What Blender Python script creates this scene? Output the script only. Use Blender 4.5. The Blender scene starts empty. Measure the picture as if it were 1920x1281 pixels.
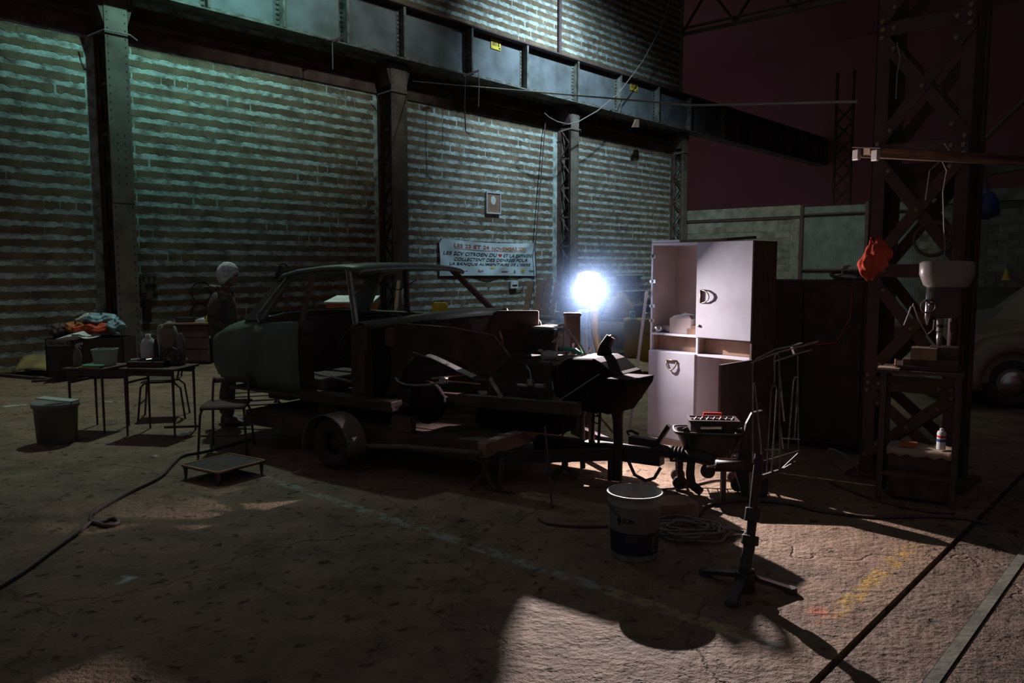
import bpy, math, random
from mathutils import Vector, Matrix
random.seed(7)
R = math.radians
SC = bpy.context.scene
COL = SC.collection
V = Vector

# ---------------------------------------------------------------- camera
FPX, CX, CY, H = 1490.0, 960.0, 640.5, 1.65
PITCH = math.atan(140 / FPX)
cd = bpy.data.cameras.new('camera')
cam = bpy.data.objects.new('camera', cd)
COL.objects.link(cam)
cam.location = (0, 0, H)
cam.rotation_euler = (math.pi / 2 - PITCH, 0, 0)
cd.sensor_width = 36
cd.lens = FPX / 1920 * 36
cd.clip_end = 200
SC.camera = cam
SC.view_settings.view_transform = 'Standard'
SC.view_settings.look = 'None'
SC.view_settings.exposure = 0.0
SC.view_settings.gamma = 1.0
SC.view_settings.use_curve_mapping = False

# ---------------------------------------------------------------- world: dim, even night glow
w = bpy.data.worlds.new('world')
SC.world = w
w.use_nodes = True
w.node_tree.nodes['Background'].inputs[0].default_value = (0.055, 0.053, 0.059, 1)
w.node_tree.nodes['Background'].inputs[1].default_value = 1.0

# ---------------------------------------------------------------- the hall's own frame: s along the block wall, o out from it
WA = R(42.0)
WD = V((math.sin(WA), math.cos(WA), 0))
WN = V((math.cos(WA), -math.sin(WA), 0))           # out of the wall, into the hall
W0 = WN * -14.8
def wall(s, o, z): return W0 + WD * s + WN * o + V((0, 0, z))
E0 = 25.35                                         # where the low end wall starts
def endw(t, o, z): return W0 + WD * (E0 - o) + WN * t + V((0, 0, z))

def ray(u, v):
    a = (u - CX) / FPX; b = -(v - CY) / FPX
    return V((a, math.cos(PITCH) + b * math.sin(PITCH), -math.sin(PITCH) + b * math.cos(PITCH)))
def G(u, v, z=0.0):
    r = ray(u, v); return V((0, 0, H)) + r * ((z - H) / r.z)
def D(u, v, y):
    r = ray(u, v); return V((0, 0, H)) + r * (y / r.y)
def PLN(u, v, P, n):
    r = ray(u, v); O = V((0, 0, H)); return O + r * ((P - O).dot(n) / r.dot(n))
def WS(u, v, o=0.0):
    P = PLN(u, v, W0 + WN * o, WN); return (P - W0).dot(WD), P.z

# ---------------------------------------------------------------- lights
LAMP = D(1103, 527, 7.3)                           # the lit work lamp by the engine
def light(name, kind, loc, energy, col, aim=None, **kw):
    d = bpy.data.lights.new(name, kind); d.energy = energy; d.color = col
    for k, x in kw.items(): setattr(d, k, x)
    o = bpy.data.objects.new(name, d); COL.objects.link(o); o.location = loc
    if aim is not None: o.rotation_euler = (V(aim) - V(loc)).to_track_quat('-Z', 'Y').to_euler()
    return o
light('work_lamp_light', 'AREA', LAMP + V((-.02, -0.10, -.045)), 165, (1.0, .89, .90), aim=LAMP + V((.05, -1, -.33)), shape='DISK', size=.024, spread=R(134))
light('high_flood_blue', 'SPOT', wall(16.2, 4.2, 9.4), 2500, (.58, .85, 1.0), aim=wall(18.0, 0, 5.4), spot_size=R(104), spot_blend=1.0, shadow_soft_size=.10)
light('high_beam_blue', 'SPOT', wall(17.2, 4.2, 9.5), 1000, (.54, .82, 1.0), aim=wall(18.3, 0, 8.35), spot_size=R(38), spot_blend=.9, shadow_soft_size=.10)
light('high_flood_teal', 'SPOT', wall(6.6, 4.2, 9.4), 1750, (.42, 1.0, .90), aim=wall(6.8, 0.2, 8.1), spot_size=R(97), spot_blend=1.0, shadow_soft_size=.10)
light('high_flood_down', 'SPOT', wall(6.5, 3.4, 9.4), 1350, (.72, 1.0, .86), aim=wall(4.4, 4.9, 0), spot_size=R(73), spot_blend=1.0, shadow_soft_size=.10)
light('end_wall_fill', 'SPOT', wall(15.5, 7.0, 9.6), 1250, (.86, 1.0, .84), aim=endw(3.4, 0, 1.6), spot_size=R(54), spot_blend=1.0, shadow_soft_size=.10)  # added fill, brightens the low end wall and corrugated sheet
light('girder_fill', 'SPOT', wall(11.5, 6.5, 9.8), 620, (.80, 1.0, .92), aim=wall(10.8, .5, 7.3), spot_size=R(58), spot_blend=1.0, shadow_soft_size=.10)  # added fill for the dark girder stretch between blue and teal floods
light('bench_fill', 'SPOT', wall(11.2, 4.6, 9.4), 1900, (.72, 1.0, .84), aim=wall(10.0, 7.6, .4), spot_size=R(50), spot_blend=1.0, shadow_soft_size=.10)  # added fill, lifts the dark workbench behind the engine
# ---------------------------------------------------------------- mesh builder
class MB:
    def __init__(s): s.v = []; s.f = []
    def add(s, vs, fs):
        b = len(s.v); s.v += [V(p) for p in vs]; s.f += [tuple(i + b for i in q) for q in fs]; return s
    def box(s, c, d, rot=None):
        x, y, z = [k / 2 for k in d]; c = V(c)
        ps = [V((sx * x, sy * y, sz * z)) for sz in (-1, 1) for sy in (-1, 1) for sx in (-1, 1)]
        if rot is not None: ps = [rot @ p for p in ps]
        return s.add([p + c for p in ps], [(0, 2, 3, 1), (4, 5, 7, 6), (0, 1, 5, 4), (2, 6, 7, 3), (0, 4, 6, 2), (1, 3, 7, 5)])
    def bb(s, lo, hi):
        return s.box([(a + b) / 2 for a, b in zip(lo, hi)], [abs(b - a) for a, b in zip(lo, hi)])
    def beam(s, p0, p1, w, h, up=(0, 0, 1)):
        p0, p1 = V(p0), V(p1); d = (p1 - p0); L = d.length; d.normalize(); up = V(up)
        if abs(d.dot(up)) > .98: up = V((1, 0, 0))
        sx = d.cross(up).normalized(); uz = sx.cross(d).normalized()
        m = Matrix((sx, d, uz)).transposed()
        return s.box((p0 + p1) / 2, (w, L, h), m)
    def tube(s, pts, r, n=7, cap=True):
        pts = [V(p) for p in pts]; m = len(pts); rs = r if isinstance(r, (list, tuple)) else [r] * m
        b = len(s.v); ref = None
        for i, p in enumerate(pts):
            t = (pts[min(i + 1, m - 1)] - pts[max(i - 1, 0)]).normalized()
            if ref is None: ref = t.orthogonal().normalized()
            ref = (ref - t * ref.dot(t)); ref = ref.normalized() if ref.length > 1e-6 else t.orthogonal().normalized()
            q = t.cross(ref)
            for k in range(n):
                a = 2 * math.pi * k / n
                s.v.append(p + (ref * math.cos(a) + q * math.sin(a)) * rs[i])
        for i in range(m - 1):
            for k in range(n):
                s.f.append((b + i * n + k, b + i * n + (k + 1) % n, b + (i + 1) * n + (k + 1) % n, b + (i + 1) * n + k))
        if cap:
            s.f.append(tuple(b + k for k in reversed(range(n)))); s.f.append(tuple(b + (m - 1) * n + k for k in range(n)))
        return s
    def lathe(s, prof, c=(0, 0, 0), n=18, rot=None, capb=True, capt=True):
        b = len(s.v); c = V(c)
        for (r, z) in prof:
            for k in range(n):
                a = 2 * math.pi * k / n; p = V((r * math.cos(a), r * math.sin(a), z))
                s.v.append((rot @ p if rot is not None else p) + c)
        m = len(prof)
        for i in range(m - 1):
            for k in range(n):
                s.f.append((b + i * n + k, b + i * n + (k + 1) % n, b + (i + 1) * n + (k + 1) % n, b + (i + 1) * n + k))
        if capb: s.f.append(tuple(b + k for k in reversed(range(n))))
        if capt: s.f.append(tuple(b + (m - 1) * n + k for k in range(n)))
        return s
    def prism(s, poly, vec):
        n = len(poly); vec = V(vec); poly = [V(p) for p in poly]
        return s.add(poly + [p + vec for p in poly], [tuple(reversed(range(n))), tuple(range(n, 2 * n))] + [(i, (i + 1) % n, n + (i + 1) % n, n + i) for i in range(n)])
    def grid(s, rows):
        m, n = len(rows), len(rows[0])
        return s.add([p for r in rows for p in r], [(i * n + j, i * n + j + 1, (i + 1) * n + j + 1, (i + 1) * n + j) for i in range(m - 1) for j in range(n - 1)])
    def ell(s, c, r, n=12, m=8, rot=None):
        pr = [(math.sin(math.pi * i / m), -math.cos(math.pi * i / m)) for i in range(m + 1)]
        pr = [(max(a, .02), z) for a, z in pr]; b = len(s.v); s.lathe(pr, n=n)
        for i in range(b, len(s.v)):
            p = s.v[i]; p = V((p.x * r[0], p.y * r[1], p.z * r[2])); s.v[i] = (rot @ p if rot is not None else p) + V(c)
        return s
    def torus(s, c, R1, r, n=22, m=7, rot=None, arc=(0, 360)):
        a0, a1 = R(arc[0]), R(arc[1]); full = arc[1] - arc[0] >= 359
        k = n if not full else n + 1
        pts = [V((R1 * math.cos(a0 + (a1 - a0) * i / n), R1 * math.sin(a0 + (a1 - a0) * i / n), 0)) for i in range(n + 1)]
        pts = [(rot @ p if rot is not None else p) + V(c) for p in pts]
        return s.tube(pts, r, m)
    def rivet(s, c, nrm, r=.016, h=.012):
        nrm = V(nrm).normalized(); a = nrm.orthogonal().normalized(); b2 = nrm.cross(a); c = V(c); q = []
        for rr, hh in ((r, 0), (r * .6, h)):
            for k in range(5):
                t = 2 * math.pi * k / 5; q.append(c + (a * math.cos(t) + b2 * math.sin(t)) * rr + nrm * hh)
        return s.add(q, [(k, (k + 1) % 5, 5 + (k + 1) % 5, 5 + k) for k in range(5)] + [(5, 6, 7, 8, 9)])
    def mesh(s, name, m, smooth=False):
        me = bpy.data.meshes.new(name); me.from_pydata([tuple(p) for p in s.v], [], s.f)
        if smooth: me.polygons.foreach_set('use_smooth', [True] * len(me.polygons))
        if m: me.materials.append(m)
        me.update(); return me
    def build(s, name, m, parent=None, smooth=False, bevel=0, solid=0, sub=0, W=False, fix=True):
        if W and parent is not None:
            inv = FR[parent.name].inverted(); s.v = [inv @ p for p in s.v]
        me = s.mesh(name, m, smooth); o = bpy.data.objects.new(name, me); COL.objects.link(o)
        if fix:
            import bmesh
            bm = bmesh.new(); bm.from_mesh(me); bmesh.ops.recalc_face_normals(bm, faces=bm.faces); bm.to_mesh(me); bm.free()
        if parent is not None: o.parent = parent
        if solid: x = o.modifiers.new('solid', 'SOLIDIFY'); x.thickness = solid; x.offset = 0
        if bevel: x = o.modifiers.new('bevel', 'BEVEL'); x.width = bevel; x.segments = 2; x.limit_method = 'ANGLE'
        if sub: x = o.modifiers.new('sub', 'SUBSURF'); x.levels = sub; x.render_levels = sub
        return o
FR = {}
def tag(o, label=None, cat=None, group=None, kind=None):
    if label: o['label'] = label
    if cat: o['category'] = cat
    if group: o['group'] = group
    if kind: o['kind'] = kind
    return o
def thing(name, label, cat, loc=(0, 0, 0), rz=0.0, group=None):
    o = bpy.data.objects.new(name, None); COL.objects.link(o); o.location = loc; o.rotation_euler = (0, 0, rz)
    o.empty_display_size = .1
    FR[o.name] = Matrix.Translation(V(loc)) @ Matrix.Rotation(rz, 4, 'Z')
    return tag(o, label, cat, group)
def kids(o): return [c for c in list(COL.objects) if c.parent == o]
def dup(root, loc, rz, label=None, group=None):
    def cp(o, par):
        c = o.copy(); COL.objects.link(c); c.parent = par
        for ch in KID.get(o.name, []): cp(ch, c)
        return c
    KID = {}
    for o in COL.objects:
        if o.parent: KID.setdefault(o.parent.name, []).append(o)
    c = cp(root, None); c.location = loc; c.rotation_euler = (0, 0, rz)
    FR[c.name] = Matrix.Translation(V(loc)) @ Matrix.Rotation(rz, 4, 'Z')
    if label: c['label'] = label
    if group: c['group'] = group
    return c
def struct(o): o['kind'] = 'structure'; return o

# ---------------------------------------------------------------- materials
def S(r, g, b):
    f = lambda c: (c / 255 / 12.92) if c / 255 <= .04045 else ((c / 255 + .055) / 1.055) ** 2.4
    return (f(r), f(g), f(b))
def lerp(a, b, t): return tuple(x + (y - x) * t for x, y in zip(a, b))
def newmat(name):
    m = bpy.data.materials.new(name); m.use_nodes = True
    return m, m.node_tree, m.node_tree.nodes['Principled BSDF']
def mat(name, col, col2=None, rough=.7, metal=0.0, scale=6.0, var=.3, bump=0.0, detail=5, emit=0, spec=.35, world=False, lo=.35, hi=.68, bscale=None):
    m, nt, b = newmat(name); N = nt.nodes; L = nt.links
    tc = N.new('ShaderNodeTexCoord'); nz = N.new('ShaderNodeTexNoise'); nz.inputs['Scale'].default_value = scale; nz.inputs['Detail'].default_value = detail
    if world:
        ge = N.new('ShaderNodeNewGeometry'); L.new(ge.outputs['Position'], nz.inputs['Vector'])
    else: L.new(tc.outputs['Object'], nz.inputs['Vector'])
    rp = N.new('ShaderNodeValToRGB'); L.new(nz.outputs['Fac'], rp.inputs['Fac'])
    c2 = col2 if col2 else tuple(x * (1 - var) for x in col)
    rp.color_ramp.elements[0].position = lo; rp.color_ramp.elements[1].position = hi
    rp.color_ramp.elements[0].color = (*c2, 1); rp.color_ramp.elements[1].color = (*col, 1)
    L.new(rp.outputs['Color'], b.inputs['Base Color'])
    b.inputs['Roughness'].default_value = rough; b.inputs['Metallic'].default_value = metal
    b.inputs['Specular IOR Level'].default_value = spec
    if bump:
        bn = N.new('ShaderNodeBump'); bn.inputs['Strength'].default_value = bump; bn.inputs['Distance'].default_value = .02
        if bscale:
            n2 = N.new('ShaderNodeTexNoise'); n2.inputs['Scale'].default_value = bscale; n2.inputs['Detail'].default_value = 4
            L.new(tc.outputs['Object'], n2.inputs['Vector']); L.new(n2.outputs['Fac'], bn.inputs['Height'])
        else: L.new(nz.outputs['Fac'], bn.inputs['Height'])
        L.new(bn.outputs['Normal'], b.inputs['Normal'])
    if emit:
        b.inputs['Emission Color'].default_value = (*col, 1); b.inputs['Emission Strength'].default_value = emit
    return m
M = {}
M['mortar'] = mat('mortar', (.51, .58, .56), (.17, .155, .13), rough=.95, scale=5.5, bump=.8, bscale=26, world=True, spec=.1, lo=.3, hi=.62)
M['lintel'] = mat('lintel', (.16, .10, .085), (.08, .05, .043), rough=.9, scale=3, bump=.4, bscale=25, spec=.1)
M['girder'] = mat('girder', (.165, .175, .19), (.085, .085, .085), rough=.62, scale=1.6, bump=.15, bscale=18, spec=.3, lo=.3, hi=.6, detail=8)
M['girder_rib'] = mat('girder_rib', (.20, .205, .19), (.08, .065, .05), rough=.7, scale=5, bump=.2, bscale=20)
M['rivet'] = mat('rivet', (.10, .085, .07), (.045, .032, .028), rough=.6, scale=9)
M['column'] = mat('column', (.19, .16, .13), (.10, .078, .06), rough=.7, scale=2.2, bump=.2, bscale=20, lo=.3, hi=.6)
M['rust'] = mat('rust', (.13, .072, .052), (.05, .03, .028), rough=.85, scale=7, bump=.3)
M['dark_steel'] = mat('dark_steel', (.11, .064, .066), (.075, .044, .046), rough=.6, scale=6, spec=.3)
M['tower'] = mat('tower', (.13, .068, .058), (.08, .044, .04), rough=.7, scale=5, bump=.2)
M['black'] = mat('black', (.055, .034, .037), (.04, .026, .028), rough=.5, scale=6, spec=.4)
M['rubber'] = mat('rubber', (.08, .05, .054), (.055, .036, .039), rough=.8, scale=10)
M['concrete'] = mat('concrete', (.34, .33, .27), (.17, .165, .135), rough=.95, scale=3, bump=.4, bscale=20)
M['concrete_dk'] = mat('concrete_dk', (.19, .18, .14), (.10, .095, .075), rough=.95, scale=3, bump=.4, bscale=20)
M['corrugated'] = mat('corrugated', (.24, .27, .26), (.16, .18, .175), rough=.6, scale=3)
M['void'] = mat('void', (.46, .21, .255), (.42, .19, .23), rough=1, scale=.4, spec=0)
M['cabinet'] = mat('cabinet', (.40, .39, .46), (.33, .31, .35), rough=.5, scale=3.5, spec=.35, lo=.3, hi=.6)
M['cabinet_in'] = mat('cabinet_in', (.56, .43, .39), (.44, .33, .29), rough=.65, scale=4)
M['cabinet_edge'] = mat('cabinet_edge', (.58, .56, .64), rough=.5, var=.1)
M['soot'] = mat('soot', (.030, .019, .021), (.020, .013, .014), rough=.95, scale=8, spec=.06)
M['chrome'] = mat('chrome', (.75, .72, .72), (.55, .5, .5), rough=.22, metal=1, scale=8)
M['worn_chrome'] = mat('worn_chrome', (.50, .46, .45), (.25, .2, .19), rough=.35, metal=1, scale=14)
M['brass'] = mat('brass', (.26, .19, .15), rough=.4, metal=.6)
M['wood'] = mat('wood', (.36, .22, .15), (.22, .13, .09), rough=.8, scale=7, bump=.2)
M['wood_pale'] = mat('wood_pale', (.50, .38, .29), (.33, .23, .17), rough=.8, scale=7, bump=.2)
M['wood_dark'] = mat('wood_dark', (.13, .075, .06), (.075, .045, .039), rough=.85, scale=6, bump=.3)
M['car_paint'] = mat('car_paint', (.125, .155, .130), (.095, .105, .09), rough=.45, scale=2.5, spec=.35)
M['car_in'] = mat('car_in', (.13, .075, .08), (.09, .052, .055), rough=.7, scale=5)
M['primer'] = mat('primer', (.085, .046, .042), (.055, .032, .031), rough=.65, scale=5, spec=.3)
M['alloy'] = mat('alloy', (.55, .52, .52), (.3, .27, .27), rough=.4, metal=.7, scale=14)
M['engine'] = mat('engine', (.06, .036, .036), (.038, .024, .025), rough=.45, scale=16, bump=.4, spec=.45)
M['copper'] = mat('copper', (.62, .32, .2), (.4, .2, .13), rough=.4, metal=.8)
M['hose_green'] = mat('hose_green', (.10, .48, .36), rough=.4, var=.2)
M['wire_pale'] = mat('wire_pale', (.62, .52, .44), rough=.5, var=.2)
M['cable'] = mat('cable', (.11, .065, .07), rough=.55, var=.2)
M['cable_pale'] = mat('cable_pale', (.28, .23, .21), rough=.6, var=.3)
M['white'] = mat('white', (.74, .74, .74), (.55, .54, .52), rough=.6, scale=5)
M['paper'] = mat('paper', (.72, .74, .74), (.5, .51, .5), rough=.8, scale=6)
M['banner'] = mat('banner', (.66, .74, .80), (.46, .52, .56), rough=.7, scale=1.6, lo=.3, hi=.6)
M['ink'] = mat('ink', (.02, .018, .02), rough=.8, var=.1)
M['ink_red'] = mat('ink_red', (.50, .10, .04), rough=.8, var=.3)
M['ink_orange'] = mat('ink_orange', (.60, .22, .04), rough=.8, var=.3)
M['ink_yellow'] = mat('ink_yellow', (.65, .55, .05), rough=.8, var=.2)
M['ink_green'] = mat('ink_green', (.05, .20, .12), rough=.8, var=.2)
M['yellow'] = mat('yellow', (.72, .52, .05), (.5, .36, .04), rough=.6, scale=6)
M['yellow_cloth'] = mat('yellow_cloth', (.52, .33, .04), (.30, .19, .03), rough=.85, scale=5)
M['ochre'] = mat('ochre', (.36, .25, .10), (.22, .15, .07), rough=.85, scale=5)
M['orange'] = mat('orange', (.45, .14, .04), (.28, .09, .03), rough=.7, scale=5)
M['red_cloth'] = mat('red_cloth', (.62, .085, .04), (.38, .05, .03), rough=.9, scale=9, bump=.3)
M['red_plastic'] = mat('red_plastic', (.68, .06, .045), rough=.4, var=.2)
M['blue_cloth'] = mat('blue_cloth', (.35, .50, .58), (.16, .22, .27), rough=.9, scale=7)
M['blue'] = mat('blue', (.04, .11, .34), (.03, .07, .2), rough=.5, scale=9)
M['blue_bag'] = mat('blue_bag', (.03, .07, .30), (.015, .03, .10), rough=.3, scale=12, spec=.6)
M['grey_plastic'] = mat('grey_plastic', (.23, .22, .205), (.16, .15, .14), rough=.6, scale=5)
M['bucket'] = mat('bucket', (.33, .34, .31), (.22, .20, .19), rough=.55, scale=7)
M['bucket_label'] = mat('bucket_label', (.035, .03, .045), rough=.6, var=.2)
M['pale_plastic'] = mat('pale_plastic', (.50, .51, .47), (.38, .38, .35), rough=.5, scale=5)
M['jacket'] = mat('jacket', (.12, .085, .088), (.08, .055, .058), rough=.75, scale=9)
M['trousers'] = mat('trousers', (.12, .075, .08), rough=.85, var=.2)
M['skin'] = mat('skin', (.30, .17, .12), (.22, .12, .09), rough=.6, scale=9)
M['hair'] = mat('hair', (.82, .86, .86), (.40, .43, .43), rough=.8, scale=30, bump=.4)
M['leather'] = mat('leather', (.12, .07, .07), rough=.5, var=.2)
M['beige_cloth'] = mat('beige_cloth', (.34, .28, .20), (.22, .17, .13), rough=.9, scale=8)
M['cardboard'] = mat('cardboard', (.62, .52, .50), (.48, .39, .37), rough=.85, scale=5)
M['cream_car'] = mat('cream_car', (.30, .25, .16), (.24, .20, .13), rough=.35, scale=2, spec=.5)
M['silver_car'] = mat('silver_car', (.26, .27, .25), (.2, .2, .19), rough=.35, scale=2, spec=.5)
M['tube_white'] = mat('tube_white', (.55, .46, .42), rough=.4, var=.15)
M['drill_paint'] = mat('drill_paint', (.26, .22, .205), (.20, .165, .15), rough=.4, scale=4, spec=.45)
M['lamp_glass'] = mat('lamp_glass', (.80, .92, 1.0), rough=.3, var=.02, emit=62)
def smeared_block():       # squeezed-out mortar laps raggedly over the upper and lower edge of each block
    m = mat('block', (.235, .172, .115), (.125, .088, .062), rough=.95, scale=2.6, bump=.6, bscale=40, world=True, spec=.1)
    nt = m.node_tree; N = nt.nodes; L = nt.links; b = N['Principled BSDF']; src = b.inputs['Base Color'].links[0].from_socket
    ge = N.new('ShaderNodeNewGeometry'); sp = N.new('ShaderNodeSeparateXYZ'); L.new(ge.outputs['Position'], sp.inputs[0])
    def mth(op, a, c=None, cl=False):
        n = N.new('ShaderNodeMath'); n.operation = op; n.use_clamp = cl
        for i, x in enumerate((a, c)):
            if x is None: continue
            if isinstance(x, (int, float)): n.inputs[i].default_value = x
            else: L.new(x, n.inputs[i])
        return n.outputs[0]
    fr = mth('ABSOLUTE', mth('SUBTRACT', mth('FRACT', mth('DIVIDE', sp.outputs['Z'], .215)), .5))
    mp = N.new('ShaderNodeMapping'); mp.inputs['Scale'].default_value = (7, 7, 15); L.new(ge.outputs['Position'], mp.inputs['Vector'])
    nz = N.new('ShaderNodeTexNoise'); nz.inputs['Scale'].default_value = 1.0; nz.inputs['Detail'].default_value = 6; nz.inputs['Roughness'].default_value = .65; L.new(mp.outputs[0], nz.inputs['Vector'])
    n2 = N.new('ShaderNodeTexNoise'); n2.inputs['Scale'].default_value = .9; n2.inputs['Detail'].default_value = 2; L.new(ge.outputs['Position'], n2.inputs['Vector'])
    f = mth('MULTIPLY', mth('SUBTRACT', mth('ADD', fr, mth('ADD', mth('MULTIPLY', nz.outputs['Fac'], .40), mth('MULTIPLY', n2.outputs['Fac'], .22))), .575), 11, True)
    mx = N.new('ShaderNodeMix'); mx.data_type = 'RGBA'; L.new(mth('MULTIPLY', f, .75), mx.inputs['Factor']); L.new(src, mx.inputs[6]); mx.inputs[7].default_value = (.46, .45, .42, 1)
    L.new(mx.outputs[2], b.inputs['Base Color']); return m
M['block'] = smeared_block()
def glass_mat():
    m, nt, b = newmat('glass'); b.inputs['Base Color'].default_value = (.05, .06, .06, 1); b.inputs['Roughness'].default_value = .06
    b.inputs['Specular IOR Level'].default_value = .6; b.inputs['Alpha'].default_value = .55; return m
M['glass'] = glass_mat()

# floor: stained concrete with worn paint lines; pits and cracks as fine relief
def floor_mat(name, base, dark, pit=.5, rough=.75, marks=True):
    m, nt, b = newmat(name); N = nt.nodes; L = nt.links
    ge = N.new('ShaderNodeNewGeometry')
    def dot(vec):
        n = N.new('ShaderNodeVectorMath'); n.operation = 'DOT_PRODUCT'; n.inputs[1].default_value = vec; L.new(ge.outputs['Position'], n.inputs[0]); return n.outputs['Value']
    def mth(op, a, c=None, cl=False):
        n = N.new('ShaderNodeMath'); n.operation = op; n.use_clamp = cl
        for i, x in enumerate((a, c)):
            if x is None: continue
            if isinstance(x, (int, float)): n.inputs[i].default_value = x
            else: L.new(x, n.inputs[i])
        return n.outputs[0]
    def noise(sc, det=6, ro=.6, vec=None):
        n = N.new('ShaderNodeTexNoise'); n.inputs['Scale'].default_value = sc; n.inputs['Detail'].default_value = det; n.inputs['Roughness'].default_value = ro
        L.new(vec or ge.outputs['Position'], n.inputs['Vector']); return n.outputs['Fac']
    def ramp(fac, p0, p1, c0, c1):
        r = N.new('ShaderNodeValToRGB'); r.color_ramp.elements[0].position = p0; r.color_ramp.elements[1].position = p1
        r.color_ramp.elements[0].color = (*c0, 1); r.color_ramp.elements[1].color = (*c1, 1); L.new(fac, r.inputs['Fac']); return r.outputs['Color']
    def mix(f, a, c):
        n = N.new('ShaderNodeMix'); n.data_type = 'RGBA'
        L.new(f, n.inputs['Factor'])
        for i, x in ((6, a), (7, c)):
            if isinstance(x, tuple): n.inputs[i].default_value = (*x, 1)
            else: L.new(x, n.inputs[i])
        return n.outputs[2]
    def band(x, c, hw, soft=.02):      # 1 inside |x-c|<hw
        return mth('DIVIDE', mth('SUBTRACT', hw, mth('ABSOLUTE', mth('SUBTRACT', x, c))), soft, True)
    big, mid, fine = noise(.7, 7), noise(3.2, 8, .65), noise(26, 4)
    col = ramp(mid, .33, .66, dark, base)
    col = mix(mth('MULTIPLY', mth('SUBTRACT', big, .47), 3.0, True), col, lerp(base, (.30, .17, .12), .45))
    col = mix(mth('MULTIPLY', mth('SUBTRACT', .43, noise(1.15, 5)), 5.0, True), col, tuple(x * .55 for x in dark))
    if marks:
        sd, on = dot(tuple(WD)), dot(tuple(WN * -1))
        wear = mth('MULTIPLY', mth('SUBTRACT', noise(9, 6, .7), .44), 9, True)
        a = mth('MULTIPLY', mth('MULTIPLY', band(sd, 3.25, .055), band(on, 3.55, 2.2)), wear)
        col = mix(mth('MULTIPLY', a, .55), col, (.42, .46, .42))
        a = mth('MULTIPLY', mth('MULTIPLY', band(on, 1.30, .055), band(sd, 4.35, .75, .3)), wear)
        col = mix(mth('MULTIPLY', a, .75), col, (.48, .28, .05))
        a = mth('MULTIPLY', mth('MULTIPLY', band(sd, 3.25, .05), band(on, 1.9, .5, .2)), wear)
        col = mix(mth('MULTIPLY', a, .6), col, (.42, .33, .05))
        a = mth('MULTIPLY', mth('MULTIPLY', band(sd, 3.68, .14, .1), band(on, 1.36, .09, .07)), wear)
        col = mix(mth('MULTIPLY', a, .8), col, (.50, .13, .07))
        a = mth('MULTIPLY', mth('SUBTRACT', noise(2.1, 3), .70), 20, True)
        col = mix(a, col, (.55, .58, .60))
    pitm = mth('MULTIPLY', mth('SUBTRACT', .385, noise(11, 5, .6)), 14.0, True)
    col = mix(mth('MULTIPLY', pitm, .62), col, tuple(x * .25 for x in dark))
    pit2 = mth('MULTIPLY', mth('SUBTRACT', .335, noise(3.1, 4, .5)), 16.0, True)
    col = mix(mth('MULTIPLY', pit2, .5), col, tuple(x * .3 for x in dark))
    L.new(col, b.inputs['Base Color'])
    b.inputs['Roughness'].default_value = rough; b.inputs['Specular IOR Level'].default_value = .22
    vo = N.new('ShaderNodeTexVoronoi'); vo.feature = 'DISTANCE_TO_EDGE'; vo.inputs['Scale'].default_value = .55
    wv = N.new('ShaderNodeVectorMath'); wv.operation = 'ADD'
    ns = N.new('ShaderNodeTexNoise'); ns.inputs['Scale'].default_value = 2.5; ns.inputs['Detail'].default_value = 6; L.new(ge.outputs['Position'], ns.inputs['Vector'])
    L.new(ge.outputs['Position'], wv.inputs[0]); L.new(ns.outputs['Color'], wv.inputs[1]); L.new(wv.outputs[0], vo.inputs['Vector'])
    crack = mth('MULTIPLY', mth('SUBTRACT', .012, vo.outputs['Distance']), 60, True)
    pits = mth('MULTIPLY', mth('SUBTRACT', .40, noise(11, 5, .6)), 5.0, True)
    hgt = mth('SUBTRACT', mth('ADD', mth('MULTIPLY', fine, .34), mth('MULTIPLY', mid, 1.0)), mth('ADD', mth('MULTIPLY', pits, .8), mth('MULTIPLY', crack, .28)))
    bn = N.new('ShaderNodeBump'); bn.inputs['Strength'].default_value = pit; bn.inputs['Distance'].default_value = .055
    L.new(hgt, bn.inputs['Height']); L.new(bn.outputs['Normal'], b.inputs['Normal'])
    return m
M['floor'] = floor_mat('floor', (.27, .18, .12), (.135, .09, .062), pit=1.0)
M['floor_rough'] = floor_mat('floor_rough', (.19, .135, .10), (.10, .072, .055), pit=1.0, marks=False)
# ================================================================ THE SETTING
# floor slabs run parallel to the block wall; channel and lip at the right
def slab(name, n0, n1, m, z=0.0, s0=-6, s1=40, parent=None, th=.15):
    b = MB(); o0, o1 = 14.8 - n1, 14.8 - n0
    b.prism([wall(s0, o0, z), wall(s1, o0, z), wall(s1, o1, z), wall(s0, o1, z)], (0, 0, -th))
    return b.build(name, m, parent)
fl = struct(slab('floor', 1.145, 15.2, M['floor']))
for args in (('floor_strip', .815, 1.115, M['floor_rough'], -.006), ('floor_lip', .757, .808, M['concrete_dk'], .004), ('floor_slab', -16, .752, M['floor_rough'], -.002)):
    slab(*args, parent=fl)
slab('channel_bottom', .70, 1.2, M['rust'], -.06, parent=fl, th=.05)

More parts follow.
